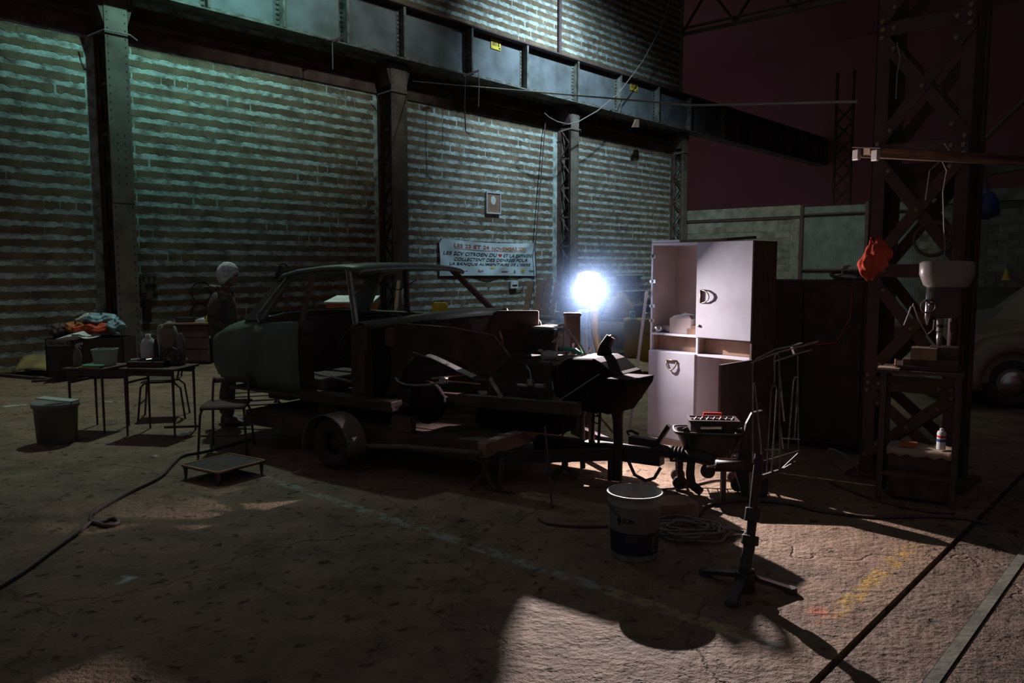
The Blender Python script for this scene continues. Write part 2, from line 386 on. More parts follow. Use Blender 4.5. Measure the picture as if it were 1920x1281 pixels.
# block wall
PITCHZ = .215
wl = struct(MB().prism([wall(0, 0, 0), wall(E0 + .1, 0, 0), wall(E0 + .1, 0, 11.2), wall(0, 0, 11.2)], WN * -.2).build('wall_left', M['mortar']))
def block_poly(L, h, rnd, n=7):
    top = [(L * i / n + (0 if i in (0, n) else rnd.uniform(-.02, .02)), h / 2 + rnd.uniform(-.022, .014)) for i in range(n + 1)]
    bot = [(L * i / n, -h / 2 + rnd.uniform(-.016, .024)) for i in range(n + 1)]
    return bot + top[::-1]
def block_mesh(L, h, seed):
    rnd = random.Random(seed); P = block_poly(L, h, rnd)
    b = MB(); k = len(P); dpt = rnd.uniform(.003, .007)
    b.add([(x, 0, z) for x, z in P] + [(x * .996 + L * .002, -dpt, z * .97) for x, z in P],
          [tuple(range(k, 2 * k))] + [(i, (i + 1) % k, k + (i + 1) % k, k + i) for i in range(k)])
    return b
LB = .515
VAR = [(LB - .004, .138, i) for i in range(5)] + [(LB - .06, .132, 11), (LB - .075, .128, 12), (LB / 2 - .03, .130, 13), (LB - .008, .152, 14)]
MESH = []
import bmesh
for (L_, h_, sd_) in VAR:
    me = block_mesh(L_, h_, sd_).mesh('block', M['block'])
    bm = bmesh.new(); bm.from_mesh(me); bmesh.ops.recalc_face_normals(bm, faces=bm.faces); bm.to_mesh(me); bm.free()
    MESH.append(me)
RZW = math.atan2(WD.y, WD.x)
rotW = Matrix.Rotation(RZW, 3, 'Z')
spots = []
rnd = random.Random(3)
def course(z, s0, s1, k):
    s = s0 + (LB / 2 if k % 2 else 0) - LB
    while s < s1:
        t = rnd.random()
        if s > 13.0: t = t * .82 + .30 if t < .8 else t
        if t < .80: i = rnd.randrange(5)
        elif t < .91: i = 8
        elif t < .94: i = 5
        elif t < .965: i = 6
        else: i = -1
        if i >= 0:
            if s0 - .01 <= s and s + VAR[i][0] <= s1 + .02: spots.append((s + (.03 if i in (5, 6) else 0), z, i))
            else:
                a, e = max(s, s0), min(s + LB, s1)
                if e - a > .22: spots.append((a, z, 7))
        else:
            for q in (0, LB / 2):
                if s + q >= s0 and s + q + .23 <= s1: spots.append((s + q + .01, z, 7))
        s += LB
k = 0
z = PITCHZ * .5
while z < 5.55:
    for a, e in ((3.2, 5.64), (6.04, 11.8), (12.3, 18.36), (18.8, 24.95)): course(z, a, e, k)
    z += PITCHZ; k += 1
z = PITCHZ * 31.5
while z < 11.0:
    course(z, 9.5, E0, k); z += PITCHZ; k += 1
def cdist(sp):
    P = wall(sp[0] + .25, 0, sp[1]); u = 960 + 1490 * P.x / P.y
    return P.length if (sp[1] < 5.5 and u > -60) else 999
spots.sort(key=cdist)
rest = MB(); nblk = 0
for (s, z, i) in spots:
    P = wall(s, 0.001, z)
    if nblk < 300 and cdist((s, z, i)) < 900:
        o = bpy.data.objects.new('block', MESH[i]); COL.objects.link(o); o.parent = wl; o.location = P; o.rotation_euler = (0, 0, RZW); nblk += 1
    else:
        vs = [rotW @ v.co + P for v in MESH[i].vertices]
        rest.add(vs, [tuple(p.vertices) for p in MESH[i].polygons])
o = rest.build('far_blocks', M['block'], wl, fix=False); o['kind'] = 'stuff'

# lintel ledge under the girder, on the wall
for a, e in ((3.2, 5.64), (6.04, 11.8), (12.3, 18.36), (18.8, 24.95)):
    b = MB()
    b.prism([wall(a, 0, 5.60), wall(e, 0, 5.60), wall(e, .05, 5.60), wall(a, .05, 5.60)], (0, 0, .30))
    b.prism([wall(a, 0, 5.90), wall(e, 0, 5.90), wall(e, .16, 5.90), wall(a, .16, 5.90)], (0, 0, .07))
    b.prism([wall(a, 0, 5.97), wall(e, 0, 5.97), wall(e, .05, 5.97), wall(a, .05, 5.97)], (0, 0, .28))
    b.build('lintel', M['lintel'], wl)

# columns: riveted front plate, side angles, lattice web between
CS = [5.84, 12.03, 18.58, 24.85]
CWD = [.38, .46, .36, .30]
COLS = []
for ci, (s, wd) in enumerate(zip(CS, CWD)):
    lab = ['riveted steel column at the left, behind the tables and laundry pile', 'riveted steel column left of the white banner', 'riveted steel column between white banner and work lamp, top lit pale blue', 'slim riveted steel column in the far corner beside the low end wall'][ci]
    c = thing('steel_column', lab, 'column', wall(s, 0, 0), RZW, 'columns along the block wall'); COLS.append(c)
    # local: x along wall, -y out of the wall
    hw = wd / 2
    MB().bb((-hw, -.52, 0), (hw, -.50, 6.22)).build('front_plate', M['column'], c)
    b = MB()
    b.bb((-hw + .05, -.50, 0), (-hw + .062, -.40, 6.2)); b.bb((hw - .062, -.50, 0), (hw - .05, -.40, 6.2))
    b.build('front_angle', M['rust'], c)
    b = MB(); b.bb((-hw, -.06, 0), (hw, -.03, 6.2)); b.bb((-hw + .04, -.12, 0), (-hw + .055, -.06, 6.2)); b.build('rear_flange', M['rust'], c)
    b = MB(); zz = .15; up = True
    while zz < 5.9:
        for sx in (-hw + .05, hw - .05):
            b.beam((sx, -.42 if up else -.10, zz), (sx, -.10 if up else -.42, zz + .42), .012, .05, (1, 0, 0))
            if not up: b.bb((sx - .006, -.44, zz - .03), (sx + .006, -.08, zz + .03))
        zz += .42; up = not up
    o = b.build('lattice', M['rust'], c); o['kind'] = 'stuff'
    MB().bb((-hw + .1, -.12, 0), (hw - .1, -.09, 6.2)).build('web_panel', M['girder_rib'], c)
    b = MB(); zz = .12
    while zz < 6.1:
        for sx in (-hw + .045, hw - .045): b.rivet((sx, -.52, zz), (0, -1, 0), .014, .012)
        if 3.0 < zz < 4.0 and ci == 0:
            for sx in (-.06, .06): b.rivet((sx, -.532, zz), (0, -1, 0), .014, .012)
        zz += .135
    o = b.build('rivets', M['rivet'], c); o['kind'] = 'stuff'
    if ci == 0: MB().bb((-hw + .005, -.532, 2.75), (hw - .005, -.52, 4.05)).build('splice_plate', M['column'], c)
    b = MB()
    for sg in (-1, 1): b.prism([(sg * hw, -.50, 6.22), (sg * hw, -.50, 5.72), (sg * (hw + .10), -.50, 6.05), (sg * (hw + .10), -.50, 6.22)], (0, .44, 0))
    b.build('bracket', M['dark_steel'], c)
    MB().tube([(-hw - .17, -.25, 5.52), (-hw - .02, -.56, 5.60), (hw + .02, -.56, 5.60), (hw + .18, -.46, 5.56)], .014, 6).build('conduit', M['cable_pale'], c)

# crane girder
g = thing('crane_girder', 'long riveted grey steel girder running above the block wall on columns', 'girder', wall(0, 0, 0), RZW)
ST = [2.8, 4.3, 5.86, 7.42, 8.96, 10.48, 12.03, 14.17, 16.22, 18.42, 20.55, 22.7, 24.75, 27.2, 29.6, 32, 34.4, 37.2]
GB, GT = 6.30, 7.44
for a, e in zip(ST, ST[1:]):
    MB().bb((a, -.56, GB + .02), (e, -.54, GT - .02)).build('web_plate', M['girder'], g)
for s in ST:
    b = MB(); b.bb((s - .012, -.76, GB + .02), (s + .012, -.56, GT - .02)); b.bb((s - .10, -.575, GB + .04), (s + .10, -.56, GT - .04)); b.bb((s - .05, -.775, GB + .02), (s + .012, -.76, GT - .02))
    b.build('stiffener', M['girder_rib'], g)
b = MB(); b.bb((2.5, -.80, GB - .03), (37.2, -.28, GB)); b.bb((2.5, -.572, GB), (37.2, -.56, GB + .11)); b.build('bottom_flange', M['girder_rib'], g)
b = MB(); b.bb((2.5, -.80, GT), (37.2, -.28, GT + .035)); b.build('top_flange', M['dark_steel'], g)
b = MB(); b.bb((2.5, -.572, GT - .10), (37.2, -.56, GT)); b.build('top_angle', M['dark_steel'], g)
b = MB()
for s in ST:
    z = GB + .10
    while z < GT - .06:
        for dx in (-.07, -.035, .035, .07): b.rivet((s + dx, -.575, z), (0, -1, 0), .022, .022)
        z += .095
s = 6.0
while s < 26:
    b.rivet((s, -.572, GB + .055), (0, -1, 0), .015, .014); s += .14
o = b.build('rivets', M['rivet'], g); o['kind'] = 'stuff'
def plate_on(u, v, du, name):
    s, z = WS(u, v, .565); s2, z2 = WS(u + du, v + du * .55, .565); wd = s2 - s
    p = MB().bb((s, -.585, z - .24), (s2, -.576, z)).build(name, M['yellow'], g)
    b = MB()
    for i, (x0, ww) in enumerate(((.08, .05), (.2, .09), (.36, .06), (.52, .05), (.70, .12))):
        b.bb((s + wd * x0, -.588, z - .16), (s + wd * (x0 + ww), -.5855, z - .045))
    b.bb((s + wd * .78, -.588, z - .215), (s + wd * .95, -.5855, z - .18))
    b.build('lettering', M['ink'], p)
plate_on(920, 72, 18, 'number_plate'); plate_on(1181, 154, 14, 'number_plate')

# post on the upper wall and a hook bracket under the girder
s_, z_ = WS(1050, 60, .1)
p_ = MB().tube([wall(s_, .1, 7.0), wall(s_, .1, 11.2)], .05, 8).build('wall_post', M['dark_steel'])
tag(p_, 'dark vertical pipe on the upper block wall above the girder', 'pipe')

# low end wall of blocks with concrete coping, then corrugated sheet, then blocks
RZE = math.atan2(WN.y, WN.x)
we = struct(MB().prism([endw(0, 0, 0), endw(4.45, 0, 0), endw(4.45, 0, 3.3), endw(0, 0, 3.3)], WD * .2).build('wall_back', M['concrete']))
b = MB(); b.prism([endw(-.05, .08, 3.28), endw(4.5, .08, 3.28), endw(4.5, -.2, 3.28), endw(-.05, -.2, 3.28)], (0, 0, .34)); b.build('coping', M['concrete'], we)
b = MB(); b.prism([endw(-.02, .05, 3.20), endw(4.5, .05, 3.20), endw(4.5, 0, 3.20), endw(-.02, 0, 3.20)], (0, 0, .08)); b.build('drip_ledge', M['dark_steel'], we)
r2 = random.Random(5)
bm_ = [mat('end_block_a', (.30, .29, .23), rough=.95, var=.4, scale=4, bump=.3, bscale=25), mat('end_block_b', (.25, .235, .18), rough=.95, var=.4, scale=4, bump=.3, bscale=25), mat('end_block_c', (.33, .33, .28), rough=.95, var=.35, scale=4, bump=.3, bscale=25)]
def end_blocks(t0, t1, zt, parent, zlo=1.2):
    z = .02; k = 0
    while z + .2 < zt:
        t = t0 + (.25 if k % 2 else 0)
        while t < t1 - .2:
            L_ = min(.485, t1 - t)
            if z > zlo:
                d = r2.uniform(.006, .022)
                MB().prism([endw(t, 0, z), endw(t + L_, 0, z), endw(t + L_, d, z), endw(t, d, z)], (0, 0, .205)).build('block', r2.choice([bm_[0], bm_[0], bm_[1], bm_[2]]), parent)
            t += .5
        z += .215; k += 1
end_blocks(.12, 4.15, 3.2, we)
b = MB(); b.prism([endw(4.15, .03, 0), endw(4.42, .03, 0), endw(4.42, 0, 0), endw(4.15, 0, 0)], (0, 0, 3.25)); b.build('quoin', M['concrete'], we)
cg = thing('corrugated_panel', 'grey corrugated metal partition between the low block walls', 'partition', endw(4.5, 0, 0), RZE)
rows = [[], []]
for i in range(226):
    t = i * .0155; q = (.022 if (i // 2) % 2 else 0)
    rows[0].append(V((t, q, 0))); rows[1].append(V((t, q, 3.55)))
MB().grid(rows).build('sheet', M['corrugated'], cg, solid=.004)
for zq in (3.3, 1.55): MB().tube([(0, -.06, zq), (3.4, -.06, zq)], .033, 6).build('rail', M['dark_steel'], cg)
for x in (.02, 2.02): MB().bb((x - .05, -.11, 0), (x + .05, -.03, 3.62)).build('post', M['dark_steel'], cg)
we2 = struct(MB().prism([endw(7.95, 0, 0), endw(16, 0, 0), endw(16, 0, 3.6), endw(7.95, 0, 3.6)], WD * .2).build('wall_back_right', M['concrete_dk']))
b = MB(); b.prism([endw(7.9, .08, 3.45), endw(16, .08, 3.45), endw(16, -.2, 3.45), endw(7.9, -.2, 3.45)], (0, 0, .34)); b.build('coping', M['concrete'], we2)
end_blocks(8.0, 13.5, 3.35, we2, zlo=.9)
# the dark hall beyond: gable, right side and roof
struct(MB().prism([endw(-14, -12, -.1), endw(40, -12, -.1), endw(40, -12, 13.2), endw(-14, -12, 13.2)], WD * .3).build('wall_far', M['void']))
struct(MB().prism([wall(-4, 31, -.1), wall(38, 31, -.1), wall(38, 31, 13), wall(-4, 31, 13)], WN * .3).build('wall_right', M['void']))
rf = struct(MB().prism([wall(14, 0, 11.3), wall(E0, 0, 11.3), wall(E0, -14, 11.2), wall(38, -14, 11.2), wall(38, 31, 13.0), wall(14, 31, 13.0)], (0, 0, .1)).build('ceiling', M['void']))
# roof truss over the end wall
tr = thing('roof_truss', 'dim steel roof truss high above the low end wall', 'truss', endw(0, 0, 0), RZE)
b = MB(); b.beam((-.2, 0, 9.75), (14, 0, 9.75), .16, .10); b.beam((-.2, 0, 9.95), (14, 0, 9.95), .16, .05); b.build('bottom_chord', M['column'], tr)
b = MB(); b.beam((-.2, 0, 11.1), (14, 0, 11.5), .14, .12); b.build('top_chord', M['column'], tr)
for i in range(7): MB().beam((i * 2, 0, 9.8), (i * 2 + 1, 0, 11.1), .07, .07).beam((i * 2 + 1, 0, 11.1), (i * 2 + 2, 0, 9.8), .07, .07).build('brace', M['rust'], tr)
# lattice column dim behind the end wall
fc = thing('lattice_column', 'faint lattice column in the dark behind the low end wall', 'column', endw(3.55, -6, 0), RZE)
b = MB()
b.bb((-.35, -.05, 0), (-.27, .05, 9)); b.bb((.27, -.05, 0), (.35, .05, 9)); b.build('leg', M['tower'], fc)
b = MB()
for i in range(12):
    z0 = .5 + i * .6; b.beam((-.3, 0, z0), (.3, 0, z0 + .6), .05, .08); b.beam((.3, 0, z0), (-.3, 0, z0 + .6), .05, .08)
b.build('brace', M['tower'], fc)
# ================================================================ THE CAR AND ITS TRAILER
RT = R(-33); C0 = V((-.173, 5.78, 0))
MT = Matrix.Translation(C0) @ Matrix.Rotation(RT, 4, 'Z')
def tl(x, y, z=0): return MT @ V((x, y, z))
car = thing('car', 'stripped dark green coupe shell on the trailer, without doors, glass or front wings', 'car', C0, RT)
# tail: lofted trunk
b = MB(); rows = []
for (x, hw, zb, zs, zd) in [(-3.44, .50, .68, .88, .905), (-3.40, .64, .64, .93, .965), (-3.30, .71, .61, .99, 1.03), (-3.12, .745, .59, 1.05, 1.115), (-2.90, .75, .56, 1.085, 1.19), (-2.64, .75, .54, 1.11, 1.21)]:
    half = [(-hw * .92, zb), (-hw * .985, zb + .10), (-hw, (zb + zs) / 2 + .04), (-hw * .985, zs - .03), (-hw * .955, zs), (-hw * .86, zs + .62 * (zd - zs)), (-hw * .5, zd), (0, zd + .012)]
    rows.append([V((x, .8 + y, z)) for y, z in half] + [V((x, .8 - y, z)) for y, z in reversed(half[:-1])])
b.grid(rows)
cap = rows[0]; b.add(cap + [V((-3.46, .8, .78))], [(i, i + 1, len(cap)) for i in range(len(cap) - 1)])
b.build('rear_body', M['car_paint'], car, smooth=True, solid=.012)
b = MB(); b.bb((-2.66, .12, .55), (-2.63, 1.48, 1.17)); b.build('rear_bulkhead', M['car_in'], car)
b = MB().prism([(-3.05, .45, 1.155), (-2.70, .30, 1.215), (-2.70, 1.30, 1.215), (-3.05, 1.15, 1.155)], (0, 0, .012)); b.build('rear_window_frame', M['car_in'], car)
for sg in (-1, 1):
    f = lambda y: .8 + sg * (.8 - y)
    rows = []
    for x, zb in ((-2.66, .54), (-2.45, .53), (-2.25, .52), (-2.07, .52)):
        zt = 1.11 + (x + 2.66) * .075
        rows.append([V((x, f(y), z)) for y, z in ((.10, zb), (.06, zb + .1), (.05, .80), (.055, zt - .06), (.065, zt - .015), (.10, zt + .012), (.16, zt + .012))])
    MB().grid(rows).build('quarter_panel', M['car_paint'], car, smooth=True, solid=.014)
    y0, y1 = sorted((f(.07), f(.22)))
    MB().bb((-2.09, y0, .53), (-2.055, y1, 1.16)).build('door_post', M['primer'], car)
    MB().bb((-2.075, y0 + .03, .60), (-2.045, y1 - .02, .95)).build('post_trim', M['car_in'], car)
    # C pillar, B pillar
    MB().prism([(-2.88, f(.12), 1.15), (-2.58, f(.10), 1.17), (-2.28, f(.19), 1.575), (-2.44, f(.21), 1.575)], (0, sg * -.045, 0)).build('rear_pillar', M['car_paint'], car)
    MB().tube([(-2.62, f(.085), 1.14), (-2.66, f(.10), 1.20), (-2.34, f(.18), 1.555)], .009, 6).build('window_seal', M['alloy'], car)
    MB().beam((-2.06, f(.08), 1.12), (-2.00, f(.185), 1.60), .03, .045, (1, 0, 0)).build('center_pillar', M['car_in'], car)
    y0, y1 = sorted((f(.05), f(.20)))
    MB().bb((-2.07, y0, .47), (-1.0, y1, .56)).build('sill', M['primer'], car, bevel=.012)
MB().beam((-1.40, .085, 1.16), (-1.575, .185, 1.64), .035, .05, (1, 0, 0)).build('windscreen_pillar', M['car_paint'], car, bevel=.008)
MB().tube([(-1.375, .07, 1.17), (-1.55, .175, 1.63)], .008, 6).tube([(-1.405, .06, 1.17), (-1.585, .165, 1.63)], .006, 6).build('pillar_trim', M['alloy'], car)
MB().beam((-.93, 1.46, 1.22), (-1.40, 1.40, 1.625), .035, .055, (1, 0, 0)).build('windscreen_pillar', M['car_in'], car, bevel=.008)
# roof
rows = []
for x, z in ((-2.46, 1.535), (-2.40, 1.572), (-2.2, 1.612), (-1.9, 1.640), (-1.68, 1.648), (-1.54, 1.640), (-1.44, 1.612)):
    q = max(0, (x + 1.9)) * .28
    rows.append([V((x + q * (yy - .17), yy, z + .028 * (1 - ((yy - .8) / .63) ** 2) - (.022 if abs(yy - .8) > .62 else 0))) for yy in (.165, .20, .34, .55, .8, 1.05, 1.26, 1.40, 1.435)])
MB().grid(rows).build('roof', M['car_paint'], car, smooth=True, solid=.03)
# cowl below the windscreen, firewall, dash
rows = []
for k in range(9):
    y = .07 + k * (1.43 / 8); t = (y - .07) / 1.43
    xr = -1.41 + .50 * t - .0 + .16 * math.sin(math.pi * t); xf = -1.30 + .42 * t + .26 * math.sin(math.pi * t)
    z = 1.185 + .065 * t + .045 * math.sin(math.pi * t)
    rows.append([V((xr, y, z - .02)), V((xr + .03, y, z)), V(((xr + xf) / 2, y, z + .006)), V((xf, y, z)), V((xf + .012, y, z - .05))])
MB().grid(rows).build('cowl', M['car_paint'], car, smooth=True, solid=.012)
b = MB().prism([(-1.28, .10, .50), (-1.28, .10, 1.16), (-.92, .5, 1.20), (-.82, .9, 1.21), (-.88, 1.46, 1.19), (-.88, 1.46, .50)], (-.025, 0, 0)); b.build('firewall', M['soot'], car)
MB().bb((-1.45, .2, .98), (-1.1, 1.4, 1.15)).build('dashboard', M['car_in'], car, bevel=.03)
MB().bb((-3.1, .1, .49), (-1.0, 1.5, .515)).build('floor_pan', M['car_in'], car)
MB().prism([(-2.6, .66, .515), (-2.6, .72, .66), (-2.6, .88, .66), (-2.6, .94, .515)], (1.5, 0, 0)).build('tunnel', M['car_in'], car)
b = MB().bb((-1.44, .06, .50), (-1.26, .22, 1.17)); b.bb((-1.35, .04, .60), (-1.27, .07, .95)); b.build('hinge_post', M['primer'], car)
MB().ell((-1.50, .20, .86), (.07, .05, .20), 12, 8).build('kick_panel', M['black'], car, smooth=True)
b = MB().bb((-2.68, 1.47, .52), (-.92, 1.51, 1.165)); b.build('far_side_panel', M['car_in'], car)
MB().bb((-2.70, 1.44, 1.165), (-.92, 1.53, 1.195)).build('far_window_rail', M['car_paint'], car, bevel=.008)
MB().tube([(-1.30, .45, .80), (-1.75, .45, .98)], .02, 8).build('steering_column', M['black'], car)
sw = MB().torus((-1.76, .45, .985), .19, .012, 26, 7, Matrix.Rotation(R(-62), 3, 'Y')); sw.build('steering_wheel', M['black'], car, smooth=True)
for yy in (.42, 1.18):
    MB().bb((-2.35, yy - .22, .54), (-1.9, yy + .22, .66)).build('seat_base', M['car_in'], car, bevel=.03)
MB().tube([(-2.3, .3, .70), (-1.6, .34, .62)], .014, 6).build('seat_rail', M['alloy'], car)
MB().tube([(-2.35, 1.38, 1.50), (-2.2, 1.35, 1.44), (-2.0, 1.33, 1.42), (-1.8, 1.35, 1.52)], .006, 5).build('hanging_wire', M['cable'], car)
# wheelhouses and rails in front of the firewall
P = [(-1.36, 1.165), (-1.0, 1.185), (-.55, 1.175), (-.12, 1.13), (.03, .97), (-.10, .84), (-.30, .82), (-.42, .90), (-.66, .96), (-.92, .92), (-1.06, .78), (-1.12, .60), (-1.30, .50), (-1.36, .50)]
MB().prism([(x, .24, z) for x, z in P], (0, .03, 0)).build('inner_wing', M['primer'], car)
MB().prism([(x, 1.32, z) for x, z in P if z > .84 or x < -1], (0, .03, 0)).build('inner_wing', M['primer'], car)
rows = [[V((-.92 + .10 * i, .235, .955 - .02 * i - (.0 if i < 3 else .012 * (i - 2)))), V((-.92 + .10 * i, .30, .965 - .02 * i - (.0 if i < 3 else .012 * (i - 2))))] for i in range(7)]
MB().grid(rows).build('wing_flange', M['alloy'], car, solid=.006)
MB().beam((-1.2, .36, .56), (.55, .40, .60), .07, .10).build('chassis_rail', M['dark_steel'], car, bevel=.01)
MB().beam((-1.2, 1.2, .56), (.55, 1.15, .60), .07, .10).build('chassis_rail', M['dark_steel'], car, bevel=.01)
hb = MB().lathe([(.03, -.10), (.10, -.09), (.17, -.05), (.175, .0), (.12, .02), (.11, .04), (.05, .05), (.045, .09)], (-.74, .18, .56), 22, Matrix.Rotation(R(90), 3, 'X')); hb.build('brake_drum', M['soot'], car, smooth=True)
MB().tube([(-.74, .24, .60), (-.3, .55, .52)], .025, 7).tube([(-.74, .24, .48), (-.35, .6, .46)], .022, 7).build('wishbone', M['dark_steel'], car)
MB().tube([(-1.04, .16, .74), (-1.0, .14, .715), (-.92, .13, .70), (-.80, .13, .70), (-.68, .14, .715), (-.58, .16, .74), (-.54, .2, .75)], .010, 6).build('brake_hose', M['worn_chrome'], car)
MB().tube([(-.54, .18, .75), (-.40, .2, .75), (-.25, .25, .74)], .007, 6).tube([(-.66, .16, .765), (-.40, .3, .80), (-.15, .4, .86)], .007, 6).build('brake_pipe', M['copper'], car)
MB().box((-.55, .17, .755), (.06, .05, .05)).tube([(-.58, .15, .78), (-.55, .14, .785), (-.5, .15, .76)], .012, 6).build('hose_bracket', M['alloy'], car, bevel=.008)
MB().beam((-.15, .24, .80), (-.03, .22, .66), .03, .012, (0, 1, 0)).build('bonnet_stay', M['alloy'], car)
# engine
b = MB().box((-.08, .78, .70), (.62, .52, .44)); b.build('engine_block', M['engine'], car, bevel=.03)
MB().box((-.08, .80, .44), (.80, .62, .17)).build('sump', M['soot'], car, bevel=.02)
b = MB().box((-.22, .62, .93), (.34, .16, .07)); b.build('valve_cover', M['engine'], car, bevel=.02)
MB().box((.045, .80, 1.055), (.25, .28, .21)).build('air_box', M['engine'], car, bevel=.012)
MB().box((.045, .80, 1.165), (.20, .22, .018)).build('air_box_lid', M['alloy'], car, bevel=.005)
b = MB().torus((-.10, .80, 1.165), .062, .010, 20, 6, Matrix.Rotation(R(72), 3, 'X'))
b.build('pulley_rim', M['worn_chrome'], car, smooth=True)
b = MB()
for k in range(5):
    a = k * 2 * math.pi / 5; b.beam((-.10, .80, 1.165), (-.10 + .06 * math.cos(a), .80 + .018 * math.sin(a), 1.165 + .058 * math.sin(a)), .008, .008)
b.build('pulley_spokes', M['dark_steel'], car)
MB().beam((-.11, .80, 1.10), (-.19, .78, .84), .02, .03).build('prop_lever', M['dark_steel'], car)
MB().tube([(.10, .80, 1.16), (.16, .82, 1.19), (.22, .8, 1.14), (.34, .8, 1.02), (.38, .8, .95)], .011, 7).build('ignition_lead', M['wire_pale'], car)
MB().tube([(.15, .76, 1.15), (.18, .72, 1.11), (.17, .7, 1.02), (.18, .68, .95)], .011, 7).build('ignition_lead', M['wire_pale'], car)
MB().tube([(.05, .7, .92), (.06, .7, .99), (.10, .68, 1.03), (.20, .66, 1.08), (.24, .66, 1.12)], .011, 7).build('ignition_lead', M['wire_pale'], car)
MB().tube([(.205, .76, 1.15), (.21, .75, 1.0)], .007, 6).build('dipstick', M['chrome'], car)
MB().tube([(.10, .76, .955), (.14, .76, .985), (.22, .77, 1.0), (.30, .78, .99), (.36, .78, .955), (.375, .78, .90), (.39, .76, .87)], .017, 8).build('coolant_hose', M['hose_green'], car, smooth=True)
MB().beam((-.21, .74, .905), (.38, .76, .955), .018, .016).build('cross_bar', M['worn_chrome'], car)
MB().ell((.13, .66, .95), (.075, .06, .045), 14, 9).build('reservoir', M['pale_plastic'], car, smooth=True)
MB().ell((.06, .64, .985), (.025, .02, .014), 10, 6).build('reservoir_cap', M['wire_pale'], car, smooth=True)
MB().tube([(-.16, .62, .93), (-.05, .55, .91), (.05, .5, .84), (.08, .48, .74)], .009, 6).build('fuel_line', M['worn_chrome'], car)
MB().tube([(.10, .62, .92), (.16, .58, .88), (.22, .55, .80), (.24, .54, .70)], .010, 6).build('fuel_line', M['wire_pale'], car)
rr = random.Random(12)
for k in range(12):   # torn brackets and clips around the air box
    x, y, z = rr.uniform(-.30, .0) if k % 2 else rr.uniform(.15, .34), rr.uniform(.82, 1.0), rr.uniform(1.0, 1.27) if k % 2 else rr.uniform(.92, 1.05)
    d = V((rr.uniform(-1, 1), rr.uniform(-1, 1), rr.uniform(-1, 1))).normalized()
    b = MB().prism([V((x, y, z)), V((x, y, z)) + d * .05, V((x, y, z)) + d * .03 + d.orthogonal() * .035], d.cross(d.orthogonal()) * .012)
    b.build('bracket', M['alloy'] if k % 3 else M['copper'], car)
_m = Matrix.Rotation(-RT, 3, 'Z')
MB().box((.118, 1.055, .92), (.135, .05, .70), _m).box((.118, 1.055, 1.255), (.15, .07, .03), _m).build('light_block_post', M['primer'], car, bevel=.012)  # upright widened and turned to block lamp rays towards the left floor
MB().box((-.19, .70, 1.12), (.34, .06, .35), _m).build('light_block_plate', M['rust'], car, bevel=.012)  # bracket plate enlarged to keep lamp light off the left floor
MB().beam((-.46, .75, 1.22), (-.30, .72, 1.27), .03, .10).build('wiper_motor', M['black'], car, bevel=.02)
MB().box((-.30, .80, 1.18), (.16, .012, .14)).build('mounting_plate', M['rust'], car)
MB().tube([(-.30, .6, 1.13), (-.27, .58, 1.08), (-.25, .58, 1.01)], .014, 7).build('copper_pipe', M['copper'], car, smooth=True)
MB().tube([(-.40, .5, .90), (-.38, .5, .97), (-.35, .49, .975), (-.33, .48, .90)], .012, 7).build('copper_pipe', M['copper'], car, smooth=True)
for k in range(6):
    x = -.52 + .05 * k; MB().tube([(x, .45, .98 + .02 * (k % 2)), (x + .04, .42, .95), (x + .10, .43, .955 - .01 * k)], .006, 5).build('clip', M['worn_chrome'], car)
# oil pan clutter
for (p, d) in (((.02, .45, .73), (.10, .05, .02)), ((.10, .43, .76), (.05, .04, .05)), ((.18, .44, .74), (.08, .05, .03))):
    MB().box(p, d).build('carburettor_flange', M['alloy'], car, bevel=.006)
# gearbox hump and front cross member
P = [(.22, .80), (.32, .935), (.37, .955), (.58, .965), (.64, .94), (.74, .865), (.80, .84), (.80, .62), (.60, .55), (.42, .56), (.25, .66)]
MB().prism([(x, .52, z) for x, z in P], (0, .48, 0)).build('gearbox', M['soot'], car, bevel=.03)
MB().lathe([(.10, -.03), (.11, 0), (.07, .03)], (.47, .52, .80), 18, Matrix.Rotation(R(90), 3, 'X')).build('gearbox_cover', M['soot'], car)
MB().prism([(.70, .40, .845), (.66, .40, .60), (.78, .40, .58), (.93, .40, .80), (.94, .40, .85)], (.05, .34, 0)).build('front_cross_member', M['soot'], car, bevel=.008)
MB().beam((.30, .50, .62), (.66, .49, .86), .008, .014, (0, 1, 0)).build('strap', M['wood_pale'], car)
MB().tube([(.52, .85, .965), (.50, .9, 1.02), (.54, .92, 1.10)], [.06, .05, .04], 10).build('filler_neck', M['soot'], car, smooth=True)
MB().torus((.56, .9, 1.06), .05, .009, 14, 6, Matrix.Rotation(R(80), 3, 'X'), (0, 180)).build('hose_clip', M['wire_pale'], car)

# -------- trailer
tr_ = thing('car_trailer', 'low two-wheeled car trailer carrying the stripped coupe shell', 'trailer', C0, RT)
for k in range(7):
    y0 = .01 + k * .221
    MB().bb((-2.75, y0, .285 + .004 * (k % 2)), (-.09, y0 + .208, .33 + .004 * (k % 2))).build('plank', M['wood_dark'], tr_)
MB().bb((-.09, -.01, .235), (-.02, 1.56, .335)).build('front_board', M['wood'], tr_, bevel=.006)
MB().prism([(-.10, -.005, .336), (-.02, -.005, .336), (-.02, 1.0, .336), (-.10, 1.0, .336)], (0, 0, .012)).build('board_cap', M['wood_pale'], tr_)
MB().beam((-.05, 1.15, .34), (-.03, 1.5, .42), .04, .10).build('board_end', M['wood_pale'], tr_)
for y in (.03, 1.53): MB().bb((-2.75, y - .03, .20), (-.1, y + .03, .285)).build('side_member', M['dark_steel'], tr_)
MB().tube([(-1.33, -.10, .185), (-.75, -.07, .245), (-.05, -.03, .275)], .022, 8).build('side_rail', M['column'], tr_, smooth=True)
